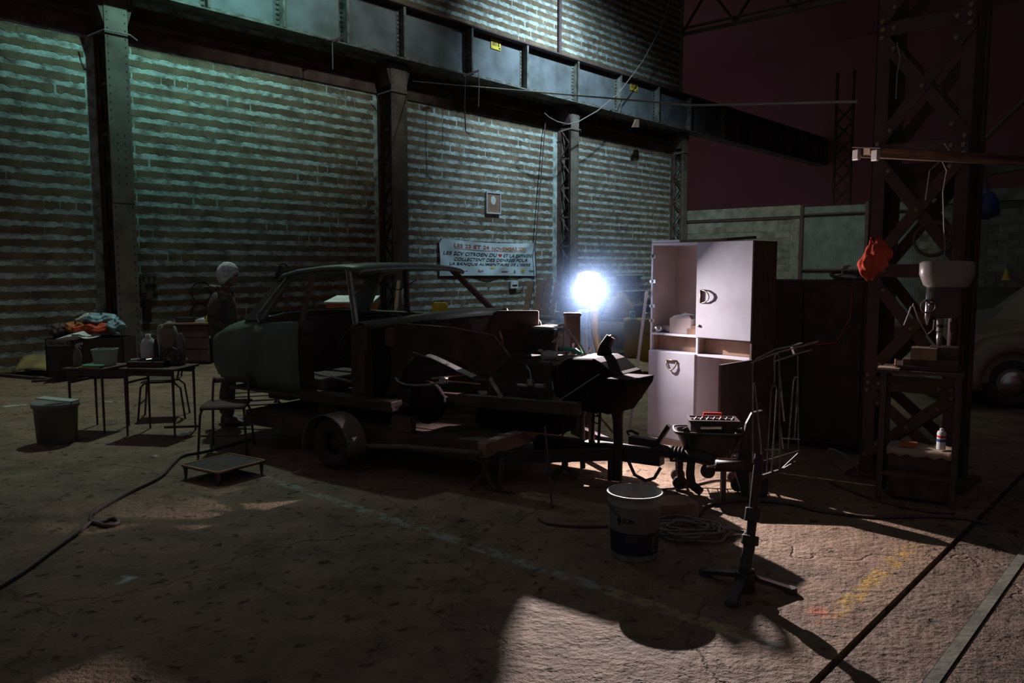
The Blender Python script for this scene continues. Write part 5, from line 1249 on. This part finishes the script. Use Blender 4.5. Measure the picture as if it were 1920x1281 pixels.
o = MB().beam(G(308, 803) + V((0, 0, .012)), G(372, 801) + V((0, 0, .012)), .03, .02).build('stick', M['wood_dark']); tag(o, 'thin stick on the floor right of the small tables', 'stick')
put(MB().prism([(0, 0, 0), (.10, .02, .01), (.12, .09, .03), (.03, .08, .015)], (0, 0, .006)).build('paper_scrap', M['paper']), G(332, 820) + V((0, 0, .002)), .2, 'crumpled pale paper scrap on the floor by the table leg', 'paper')
# low chest with oddments by the wall
lc = thing('low_chest', 'dark low chest against the block wall behind the person', 'chest', (-5.75, 13.35, 0), WA * 0 + R(8))
MB().bb((0, 0, .03), (.62, .4, .68)).build('carcass', M['wood_dark'], lc); MB().bb((-.03, -.03, .68), (.65, .43, .705)).build('top', M['wood'], lc)
for k in range(3): MB().bb((.02, -.015, .07 + .2 * k), (.60, -.001, .25 + .2 * k)).build('drawer', M['wood_dark'], lc)
FL2 = FR[lc.name]
put(MB().bb((0, 0, 0), (.28, .2, .09)).build('flat_box', M['black'], bevel=.01), FL2 @ V((.05, .1, .706)), .1, 'flat black box on the low chest by the wall', 'box')
put(MB().bb((0, 0, 0), (.16, .12, .05)).prism([(.02, .02, .05), (.14, .03, .05), (.12, .10, .08)], (0, 0, .006)).build('white_packet', M['white']), FL2 @ V((.38, .08, .706)), .0, 'small white packet on the low chest by the wall', 'packet')
o = thing('yellow_bottle', 'small yellow bottle with dark cap on the low chest', 'bottle', FL2 @ V((.58, .12, .706)), 0)
MB().lathe([(.035, 0), (.038, .01), (.038, .09), (.015, .125)], n=12).build('flask', M['yellow'], o, smooth=True); MB().lathe([(.016, .125), (.016, .165)], n=10).build('cap', M['black'], o)
# tube trolley behind the person's legs
tr2 = thing('tube_trolley', 'low tube-frame trolley with small wheels on the floor behind the car tail', 'trolley', G(470, 772), R(20))
MB().tube([(-.25, -.15, .10), (.30, -.15, .10), (.30, .15, .10), (-.25, .15, .10), (-.25, -.15, .10)], .011, 7).build('frame', M['dark_steel'], tr2)
for x in (-.25, .30):
    for y in (-.15, .15): MB().tube([(x, y, .10), (x, y, .38)], .010, 7).build('post', M['dark_steel'], tr2)
MB().tube([(-.25, -.15, .20), (.3, -.15, .20)], .009, 6).tube([(-.25, .15, .20), (.3, .15, .20)], .009, 6).build('rails', M['dark_steel'], tr2)
for x in (-.25, .30):
    for y in (-.15, .15): MB().torus((x, y - .03, .05), .036, .013, 14, 6, Matrix.Rotation(R(90), 3, 'X')).lathe([(.036, -.006), (.036, .006)], (x, y - .03, .05), 12, Matrix.Rotation(R(90), 3, 'X')).build('wheel', M['rubber'], tr2)
o = MB().tube([G(478, 785) + V((0, 0, .03)), G(500, 796) + V((0, 0, .02)), G(530, 802) + V((0, 0, .02)), G(548, 800) + V((0, 0, .03))], .016, 7).build('pale_hose', M['cable_pale'], smooth=True); tag(o, 'short pale hose on the floor under the car tail', 'hose')
o = MB().beam(G(583, 803) + V((0, 0, .01)), G(618, 812) + V((0, 0, .01)), .05, .012).build('bright_strip', M['alloy']); tag(o, 'bright metal strip on the floor left of the trailer wheel', 'strip')

# ================================================================ ON AND ALONG THE BLOCK WALL
def text_mesh(s, size=1.0, shear=0.0):
    cu = bpy.data.curves.new('t', 'FONT'); cu.body = s; cu.size = size; cu.shear = shear; cu.offset = .012
    o = bpy.data.objects.new('t', cu); COL.objects.link(o); dg = bpy.context.evaluated_depsgraph_get()
    me = bpy.data.meshes.new_from_object(o.evaluated_get(dg)); b = MB(); b.v = [v.co.copy() for v in me.vertices]; b.f = [tuple(p.vertices) for p in me.polygons]
    bpy.data.objects.remove(o); bpy.data.curves.remove(cu); bpy.data.meshes.remove(me); return b
bn = thing('banner', 'white cloth banner with printed red and black French lettering on the block wall', 'banner', wall(13.66, 0, 0), RZW)
def BP(a, q, e=0.0):   # banner surface: a along, q down
    sag = .055 * math.sin(math.pi * a) * (1 - q) - .01 * math.sin(math.pi * a) * q
    off = .06 + .014 * math.sin(9 * a + 3 * q) + .012 * math.sin(21 * a - 8 * q) + .028 * math.exp(-((a - .80 + .45 * (q - .3)) / .05) ** 2) * (1 - .3 * q) + .02 * math.exp(-((a - .12) / .05) ** 2) * (1 - q)
    return V((3.72 * a, -off - e, 2.36 - .035 * a - .935 * q - sag))
MB().grid([[BP(i / 60, j / 14) for i in range(61)] for j in range(15)]).build('cloth', M['banner'], bn, smooth=True)
def banner_text(s, a0, a1, qc, hh, m, shear=0.0):
    b = text_mesh(s, 1.0, shear); xs = [p.x for p in b.v]; ys = [p.y for p in b.v]; x0, x1, y0, y1 = min(xs), max(xs), min(ys), max(ys)
    b.v = [BP(a0 + (a1 - a0) * (p.x - x0) / (x1 - x0), qc + hh * (.5 - (p.y - y0) / (y1 - y0)), .006) for p in b.v]
    return b.build('lettering', M[m], bn, fix=False)
banner_text('LES 23 ET 24', .125, .485, .145, .105, 'ink_red'); banner_text('NOVEMBRE 2001', .515, .885, .175, .105, 'ink_orange')
MB().grid([[BP(.13 + .75 * i / 20, .225 + .03 * i / 20 + d, .005) for i in range(21)] for d in (0, .012)]).build('underline', M['ink_red'], bn, fix=False)
banner_text('LES 2CV CITROEN DU', .03, .565, .37, .10, 'ink', .25); banner_text('ET LA SAPINIERE', .632, .965, .385, .10, 'ink', .25)
hp = [BP(.598 + .022 * (16 * math.sin(t) ** 3) / 16, .375 - .06 * (13 * math.cos(t) - 5 * math.cos(2 * t) - 2 * math.cos(3 * t) - math.cos(4 * t)) / 16, .006) for t in [2 * math.pi * k / 26 for k in range(26)]]
b = MB(); b.add(hp, [tuple(range(26))]); b.build('heart', M['red_plastic'], bn, fix=False)
banner_text('COLLECTENT DES DENREES POUR', .135, .90, .525, .095, 'ink', .25)
banner_text("LA BANQUE ALIMENTAIRE DE L'ISERE", .085, .94, .665, .095, 'ink', .25)
def blob(a, q, ra, rq, m, n=12, name='emblem'):
    b = MB(); b.add([BP(a + ra * math.cos(t), q + rq * math.sin(t), .006) for t in [2 * math.pi * k / n for k in range(n)]], [tuple(range(n))]); return b.build(name, M[m], bn, fix=False)
for k in range(5): blob(.14 + .03 * k, .845 + .006 * k, .012, .012, 'ink', 6)
blob(.385, .875, .022, .022, 'ink_orange', 5); blob(.375, .845, .008, .045, 'ink_green', 3); blob(.41, .86, .010, .035, 'ink_green', 3)
blob(.515, .77, .026, .025, 'ink_yellow', 9); blob(.64, .875, .040, .020, 'ink_red', 6); blob(.66, .87, .026, .014, 'ink_orange', 6)
blob(.755, .86, .012, .05, 'ink_green', 3); blob(.755, .90, .016, .02, 'ink_green', 4); blob(.855, .855, .022, .062, 'ink_yellow', 16)
b = MB(); n = 16
b.add([BP(.855 + .014 * math.cos(t) * q, .855 + .042 * math.sin(t) * q, .008) for q in (1, .7) for t in [2 * math.pi * k / n for k in range(n)]], [(k, (k + 1) % n, n + (k + 1) % n, n + k) for k in range(n)]); b.build('emblem_ring', M['ink_green'], bn, fix=False)
for q in (.83, .865): MB().grid([[BP(.925 + .05 * i, q + d, .006) for i in (0, .5, 1)] for d in (0, .012)]).build('fine_print', M['ink'], bn, fix=False)
for a in (.01, .99): MB().lathe([(.02, 0), (.02, .03)], BP(a, .02), 8, Matrix.Rotation(R(90), 3, 'X')).build('eyelet', M['alloy'], bn)
# framed picture
fp = thing('framed_picture', 'small framed dark picture with a pale oval, on the wall above the banner', 'picture', wall(15.36, 0, 3.06), RZW)
MB().bb((.02, -.05, .02), (.54, -.02, .56)).build('board', M['wood'], fp)
for lo, hi in (((0, -.07, 0), (.56, -.02, .035)), ((0, -.07, .54), (.56, -.02, .575)), ((0, -.07, .03), (.035, -.02, .545)), ((.525, -.07, .03), (.56, -.02, .545))): MB().bb(lo, hi).build('frame_side', M['cabinet_edge'], fp)
MB().lathe([(1, 0), (1, .006)], n=22).build('oval', M['paper'], fp).matrix_local = Matrix.Translation((.27, -.051, .36)) @ Matrix.Rotation(R(90), 4, 'X') @ Matrix.Diagonal((.10, .115, 1, 1))
# small boxes, sockets, lantern, cable ring on the wall
jb = thing('junction_box', 'small white junction box on the wall below the banner', 'box', wall(16.30, 0, 1.05), RZW)
MB().bb((0, -.09, 0), (.30, -.02, .21)).build('body', M['white'], jb, bevel=.01); MB().bb((.05, -.10, .07), (.25, -.089, .11)).build('slot', M['ink'], jb)
MB().tube([(.15, -.04, 0), (.2, -.03, -.10), (.45, -.03, -.08), (.62, -.03, .10), (.66, -.03, .20)], .008, 5).build('lead', M['cable'], jb)
sp = thing('socket_panel', 'pale panel with four round sockets on the wall beside the left column', 'panel', wall(6.26, 0, 1.06), RZW)
MB().bb((0, -.06, 0), (.30, -.02, .46)).build('board', M['concrete_dk'], sp)
for x, z in ((.12, .25), (.22, .25), (.05, .09), (.25, .09)): MB().lathe([(.045, 0), (.045, .03), (.034, .035)], (x, -.06, z), 14, Matrix.Rotation(R(90), 3, 'X')).build('socket', M['black'], sp)
for x in (.05, .15, .25): MB().bb((x - .012, -.085, .36), (x + .012, -.06, .42)).build('switch', M['black'], sp)
MB().bb((.03, -.09, -.42), (.16, -.02, -.02)).build('trunking', M['black'], sp)
s_, z_ = WS(530, 512, .15)
ln = thing('wall_lantern', 'black round lantern with a wire handle hanging on the wall above the car tail', 'lantern', wall(s_, 0, z_ - .16), RZW)
MB().lathe([(.10, 0), (.15, .04), (.16, .14), (.12, .20)], (0, -.17, 0), 16).build('body', M['black'], ln, smooth=True)
MB().torus((0, -.17, .24), .11, .012, 18, 6, Matrix.Rotation(R(90), 3, 'X'), (0, 180)).build('handle', M['black'], ln); MB().bb((-.02, -.10, .25), (.02, -.02, .29)).build('hook', M['dark_steel'], ln)
for i, (u, v, r_) in enumerate(((378, 548, .20), (375, 585, .17))):
    s_, z_ = WS(u, v, .06); o = MB().torus((0, -.05, 0), r_, .014, 28, 5, Matrix.Rotation(R(90), 3, 'X')).build('wall_coil', M['rubber']); put(o, wall(s_, 0, z_), RZW, ['upper faint dark hose coil hung on the block wall behind the person', 'lower faint dark hose coil hung on the block wall behind the person'][i], 'hose')
# rods, ropes and hook plate at the girder
def wp(u, v, o): return PLN(u, v, W0 + WN * o, WN)
def rope(pts, o, r, label, m='cable', name='rope', cat='rope'):
    ob = MB().tube([wp(u, v, o) for u, v in pts], r, 5).build(name, M[m]); return tag(ob, label, cat)
rope([(868, 143), (897, 133)], .82, .03, 'short rod sticking out under the second girder plate left of the work lamp', 'dark_steel', 'girder_rod', 'rod')
rope([(897, 134), (898, 160), (897, 200)], .82, .010, 'thin cord hanging from the right end of the short girder rod', 'cable_pale')
rope([(872, 142), (871, 200), (873, 246), (880, 252)], .80, .014, 'dark hooked cord hanging from the left end of the short girder rod')
rope([(622, 78), (648, 68)], .82, .03, 'short rod sticking out under the girder between the left and middle columns', 'dark_steel', 'girder_rod', 'rod')
rope([(623, 78), (624, 130)], .82, .010, 'thin cord hanging from the left girder rod', 'cable_pale')
rope([(1024, 214), (1020, 260), (1016, 310), (1010, 380), (1003, 470), (1008, 560)], .15, .016, 'dark cable hanging down the wall right of the framed picture')
rope([(1262, -20), (1240, 50), (1205, 115), (1160, 175), (1120, 208), (1085, 228), (1065, 233), (1045, 228), (1030, 220), (1021, 212)], 1.1, .014, 'slack cable looping from the roof to the girder by the middle column', 'cable_pale', 'slack_cable', 'cable')
hk = MB().prism([wp(1190, 224, .78), wp(1184, 239, .78), wp(1196, 239, .78), wp(1196, 224, .78)], WN * .05).build('hook_plate', M['wood']); tag(hk, 'small rusty hook plate hanging under the girder at the right', 'hook')
pa, pb = wp(768, 152, .56), D(1624, 190, 6.14)
pts = []
for i in range(25):
    t = i / 24; p = pa.lerp(pb, t); u = 960 + 1490 * p.x / p.y; tv = 152 + (198 - 152) * min(1, (u - 768) / 532) if u < 1300 else 198 - 8 * (u - 1300) / 324
    pts.append(D(u, tv + 0 * t, p.y))
o = MB().tube(pts, .011, 5).build('span_wire', M['cable_pale']); tag(o, 'long thin wire spanning from the second column to the tower', 'wire')

# ================================================================ BENCHES BEHIND THE CAR
wb = thing('work_bench', 'long cluttered workbench behind the engine and work lamp', 'bench', (-.05, 12.7, 0), R(-20))
MB().bb((0, 0, .82), (2.5, .7, .87)).build('bench_top', M['wood_dark'], wb)
MB().bb((-.01, -.02, .84), (2.5, -.001, .875)).build('front_edge', M['pale_plastic'], wb)
for x in (.05, 1.2, 2.42):
    for y in (.04, .62): MB().bb((x, y, 0), (x + .06, y + .06, .82)).build('leg', M['wood_dark'], wb)
MB().bb((.05, .1, .25), (2.4, .6, .28)).build('lower_shelf', M['wood_dark'], wb)
FW = FR[wb.name]
def onb(x, y, z=.871): return FW @ V((x, y, z))
RB = R(-20)
for i, (x, w_, h_) in enumerate(((.18, .10, .52), (.36, .13, .55), (.50, .11, .58), (.62, .06, .5))):
    o = MB().beam((0, 0, 0.005), (.02, .22, h_), w_, .03, (0, 1, 0)).build('offcut_plank', M['wood']); put(o, onb(x, .3, .885), RB, ['narrow plank leaning leftmost on the workbench', 'second plank from left leaning on the workbench', 'tallest plank leaning on the workbench', 'thin rightmost lath leaning on the workbench'][i], 'plank')
o = thing('yellow_bag', 'crumpled yellow plastic bag on the right part of the workbench', 'bag', onb(1.75, .3), RB)
rows = []
for i in range(8):
    t = i / 7; q = [.22, .25, .24, .22, .18, .14, .10, .03][i]; ring = [V((q * math.cos(a) * (1 + .15 * math.sin(4 * a + 6 * t)), q * .6 * math.sin(a), .36 * t + .02 * math.sin(3 * a))) for a in [2 * math.pi * k / 16 for k in range(17)]]; rows.append(ring)
MB().grid(rows).build('bag', M['yellow_cloth'], o, smooth=True)
for i, (x, y, d, m, lab) in enumerate(((.95, .35, (.34, .3, .30), 'rust', 'brown lumpy machine housing on the workbench below the work lamp'), (1.38, .3, (.25, .3, .16), 'dark_steel', 'dark low box on the workbench left of the yellow bag'), (2.15, .3, (.40, .25, .20), 'wood_dark', 'dark bench grinder body at the right end of the workbench'))):
    o = MB().box((0, 0, d[2] / 2), d).box((d[0] * .1, 0, d[2] + .05), (d[0] * .5, d[1] * .5, .10)).build('machine_part', M[m], bevel=.03); put(o, onb(x, y), RB + .1 * i, lab, 'machine')
rr = random.Random(31)
labs = ['small pale tin on the workbench near the planks', 'small grey tin on the workbench edge below the lamp', 'pale blue tin near the yellow bag', 'white tin at the right end of the workbench', 'short pale jar left of the yellow bag', 'squat tin before the bench grinder']
for i, (x, y) in enumerate(((.78, .1), (1.14, .08), (1.98, .08), (2.4, .12), (1.58, .06), (2.2, .06))):
    h_ = rr.uniform(.07, .13); o = MB().lathe([(.045, 0), (.047, .01), (.047, h_), (.04, h_ + .01)], n=12).build('tin', M[('pale_plastic', 'alloy', 'blue_cloth', 'white', 'pale_plastic', 'alloy')[i]], smooth=True); put(o, onb(x, y), 0, labs[i], 'tin', 'tins on the workbench')
rows = [[V((.02 + .55 * i / 12, -.035 - .02 * math.sin(i * 1.3) * (j / 6), .872 - .62 * j / 6 + .04 * math.sin(i * .6) * j / 6)) for i in range(13)] for j in range(7)]
rows = [[V((p.x, .25, .876)) for p in rows[0]]] + rows
o = MB().grid(rows).build('ochre_cloth', M['yellow_cloth'], smooth=True, solid=.006); put(o, FW @ V((1.85, 0, 0)), RB, 'ochre cloth hanging over the front edge of the workbench', 'cloth')
dm = thing('oil_drum', 'rusty brown drum standing in front of the workbench below the lamp', 'drum', D(1068, 640, 10.8) * 1 - V((0, 0, D(1068, 640, 10.8).z)), 0)
MB().lathe([(.27, 0), (.28, .02), (.28, .28), (.292, .29), (.28, .30), (.28, .56), (.292, .57), (.28, .58), (.28, .84), (.29, .86), (.28, .87), (.26, .85)], n=24).build('drum_body', M['rust'], dm, smooth=True)
for i, (u0, u1, v) in enumerate(((1163, 1206, 517), (1176, 1212, 547))):
    s0, z0 = WS(u0, v, .2); s1, z1 = WS(u1, v, .2)
    o = thing('wall_shelf', ['upper thin wall shelf right of the work lamp', 'lower thin wall shelf right of the work lamp'][i], 'shelf', wall(s0, 0, z0), RZW, 'thin shelves on the block wall')
    MB().bb((0, -.25, 0), (s1 - s0, -.02, .03)).build('board', M['pale_plastic'], o)
    for x in (.05, s1 - s0 - .08): MB().prism([(x, -.02, 0), (x, -.22, 0), (x, -.02, -.2)], (.03, 0, 0)).build('bracket', M['dark_steel'], o)
b = text_mesh('Nicolas D'); b.v = [V((.045 + p.x * .078, -.0075, .512 + p.y * .075)) for p in b.v]; b.build('lettering', M['ink'], cr, fix=False)
# second bench, seen through the car windows
w2 = thing('side_bench', 'dark low bench seen through the car windows', 'bench', (-3.05, 11.1, 0), R(-6))
MB().bb((0, 0, .90), (2.9, .6, .95)).build('bench_top', M['wood_dark'], w2)
for x in (.05, 2.8):
    for y in (.04, .5): MB().bb((x, y, 0), (x + .06, y + .06, .90)).build('leg', M['wood_dark'], w2)
F2 = FR[w2.name]
ob = thing('orange_box', 'orange wooden box with a pale lid seen through the far car window', 'box', F2 @ V((.42, .12, .951)), R(-6))
MB().bb((0, 0, 0), (.66, .32, .19)).build('case', M['orange'], ob); MB().prism([(-.02, -.02, .19), (.68, -.02, .19), (.70, .30, .27), (.06, .32, .27)], (0, 0, .02)).build('lid', M['white'], ob)
put(MB().prism([(0, 0, 0), (.16, 0, 0), (.05, 0, .10)], (0, .10, 0)).build('paper_wedge', M['paper']), F2 @ V((.86, .02, .951)), 0, 'white paper wedge in front of the orange box', 'paper')
put(MB().prism([(0, 0, 0), (.22, 0, 0), (.22, 0, .17), (.19, 0, .20), (.03, 0, .20), (0, 0, .17)], (0, .05, 0)).build('yellow_board', M['yellow']), F2 @ V((1.92, .2, .951)), 0, 'rounded yellow board seen through the windscreen opening', 'board')
o = thing('inspection_lamp', 'upright shiny inspection lamp seen through the car interior', 'lamp', F2 @ V((1.52, .25, .951)), 0)
MB().tube([(0, 0, 0), (0, 0, .16)], .018, 8).build('grip', M['black'], o); MB().lathe([(.02, .16), (.05, .20), (.055, .34), (.03, .40), (.01, .42)], n=12).build('cage', M['worn_chrome'], o, smooth=True)
o = MB().beam(F2 @ V((1.36, .35, .955)), F2 @ V((1.38, .5, 1.45)), .05, .03).build('post_lath', M['wood']); tag(o, 'upright brown lath behind the inspection lamp', 'lath')

# ================================================================ FOREGROUND
BK = G(1189, 1040)
sg_ = thing('paint_bucket', 'pale paint bucket with dark lower label in the centre foreground', 'bucket', BK, R(0))
RB0, RT0, HB = .132, .158, .375
MB().lathe([(RB0 - .004, 0), (RB0, .006), (RT0 - .012, HB - .07), (RT0 - .002, HB - .065), (RT0 - .001, HB - .05), (RT0 - .006, HB - .046), (RT0 - .004, HB - .012), (RT0 + .004, HB - .008), (RT0 + .004, HB), (RT0 - .008, HB), (RB0 - .006, .02)], n=40).build('shell', M['bucket'], sg_, smooth=True)
def brad(z): return RB0 + (RT0 - .012 - RB0) * z / (HB - .07)
MB().lathe([(brad(.035) + .0012, .035), (brad(.165) + .0012, .165)], n=40, capb=False, capt=False).build('dark_label', M['bucket_label'], sg_, smooth=True)
def wrap_text(s, ang0, arc, z0, hgt, m, name='lettering', vert=False):
    b = text_mesh(s); 
    if vert: b.v = [V((-p.y, p.x, 0)) for p in b.v]
    xs = [p.x for p in b.v]; ys = [p.y for p in b.v]; x0, x1, y0, y1 = min(xs), max(xs), min(ys), max(ys); nv = []
    for p in b.v:
        z = z0 + hgt * (p.y - y0) / (y1 - y0); a = R(ang0) + R(arc) * (p.x - x0) / (x1 - x0); r = brad(z) + .0028; nv.append(V((r * math.cos(a), r * math.sin(a), z)))
    b.v = nv; return b.build(name, M[m], sg_, fix=False)
wrap_text('SIGMA', -127, 29, .222, .030, 'ink')
b = MB(); zz = .235
for k, (a0, dz) in enumerate(((-138, 0), (-135, .018), (-135, -.018), (-132, 0))):
    pts = []
    for t in range(10):
        a = R(a0 + 2.6 * math.cos(2 * math.pi * t / 10)); z = zz + dz + .011 * math.sin(2 * math.pi * t / 10); r = brad(z) + .0024; pts.append(V((r * math.cos(a), r * math.sin(a), z)))
    b.add(pts, [tuple(range(10))])
b.build('emblem', M['ink'], sg_, fix=False)
wrap_text('SIGMA', -55, 9, .055, .095, 'grey_plastic', vert=True)
for k in range(4):
    z = .150 - .011 * k; b = MB(); n = 8
    b.add([V(((brad(zq) + .0026) * math.cos(R(-118 + 26 * i / n)), (brad(zq) + .0026) * math.sin(R(-118 + 26 * i / n)), zq)) for zq in (z, z + .003) for i in range(n + 1)], [(i, i + 1, n + 2 + i, n + 1 + i) for i in range(n)]); b.build('fine_print', M['grey_plastic'], sg_, fix=False)
MB().tube([(RT0 * math.cos(a), RT0 * math.sin(a), HB - .05 - .085 * max(0, math.sin(a - R(180)) if R(180) <= a <= R(360) else 0)) for a in [R(175 + 190 * k / 20) for k in range(6)]], .004, 6).build('handle_wire', M['dark_steel'], sg_)
rr = random.Random(8)
for k in range(5): 
    a = R(60 + 12 * k); z = HB - .10 - .02 * (k % 3); MB().ell(((brad(.3) - .010) * math.cos(a), (brad(.3) - .010) * math.sin(a), z), (.016, .010, .03), 8, 6).build('paint_drip', M['bucket_label'], sg_, smooth=True)
P1, P2 = G(1246, 978), G(1309, 970)
o = thing('wood_slab', 'flat thick wooden board lying on the floor behind the paint bucket', 'board', P1 + V((0, 0, 0)), R(12))
MB().bb((-.10, 0, 0), (.24, .22, .105)).build('board', M['wood'], o, bevel=.004)
def floor_cable(pts, r, label, m='cable', name='floor_cable', z=None):
    q = [G(u, v) + V((0, 0, (z or r) + .001)) for u, v in pts]
    # smooth by Catmull-Rom
    out = []
    for i in range(len(q) - 1):
        p0, p1, p2, p3 = q[max(i - 1, 0)], q[i], q[i + 1], q[min(i + 2, len(q) - 1)]
        for k in range(6):
            t = k / 6; out.append(.5 * ((2 * p1) + (p2 - p0) * t + (2 * p0 - 5 * p1 + 4 * p2 - p3) * t * t + (3 * p1 - p0 - 3 * p2 + p3) * t ** 3))
    out.append(q[-1]); o = MB().tube(out, r, 6).build(name, M[m], smooth=True); return tag(o, label, 'cable')
floor_cable([(-30, 1122), (40, 1080), (100, 1036), (150, 1000), (172, 984), (200, 990), (222, 984), (212, 976), (180, 984), (170, 978), (180, 962), (240, 928), (300, 898), (325, 872), (345, 857), (390, 848), (470, 826)], .013, 'long dark cable snaking across the floor at the left with a small loop')
floor_cable([(1310, 970), (1330, 950), (1400, 942), (1480, 948), (1540, 962), (1640, 973), (1720, 972), (1800, 975), (1850, 985)], .010, 'dark cable running right along the floor past the tripod stand')
floor_cable([(1555, 905), (1600, 925), (1660, 945), (1740, 962), (1790, 965)], .008, 'thin cable on the floor in front of the drill table')
floor_cable([(1200, 905), (1205, 915), (1240, 920), (1300, 912), (1345, 903), (1400, 905)], .008, 'thin cable on the lit floor behind the wooden board')
floor_cable([(1010, 975), (1030, 985), (1080, 990), (1140, 990)], .009, 'dark cable on the floor left of the paint bucket')
o = MB().tube([D(1022, 800, 5.45), D(1028, 870, 5.42), D(1033, 930, 5.40), G(1036, 955) + V((0, 0, .01))], .008, 6).build('hanging_lead', M['cable'], smooth=True); tag(o, 'thin lead hanging from the trailer front board to the floor', 'cable')
# coil of cable
cc = G(1290, 1000); rr = random.Random(14); pts = []
for k in range(170):
    t = k / 24; a = 2 * math.pi * t; r = .155 + .045 * math.sin(t * 2.3) + .02 * math.sin(5 * a + t)
    pts.append(cc + V((r * 1.15 * math.cos(a) + .03 * math.sin(t * 1.7), r * .95 * math.sin(a) + .025 * math.cos(t * 2.9), .012 + .007 * (k % 24) / 24 * t * .6 + .004 * t)))
pts += [cc + V((.28, .05, .012)), cc + V((.36, .0, .010)), cc + V((.33, -.06, .010)), cc + V((.22, -.08, .010))]
o = MB().tube(pts, .0075, 6).build('cable_coil', M['cable_pale'], smooth=True); tag(o, 'messy coil of cable on the lit floor right of the paint bucket', 'cable')
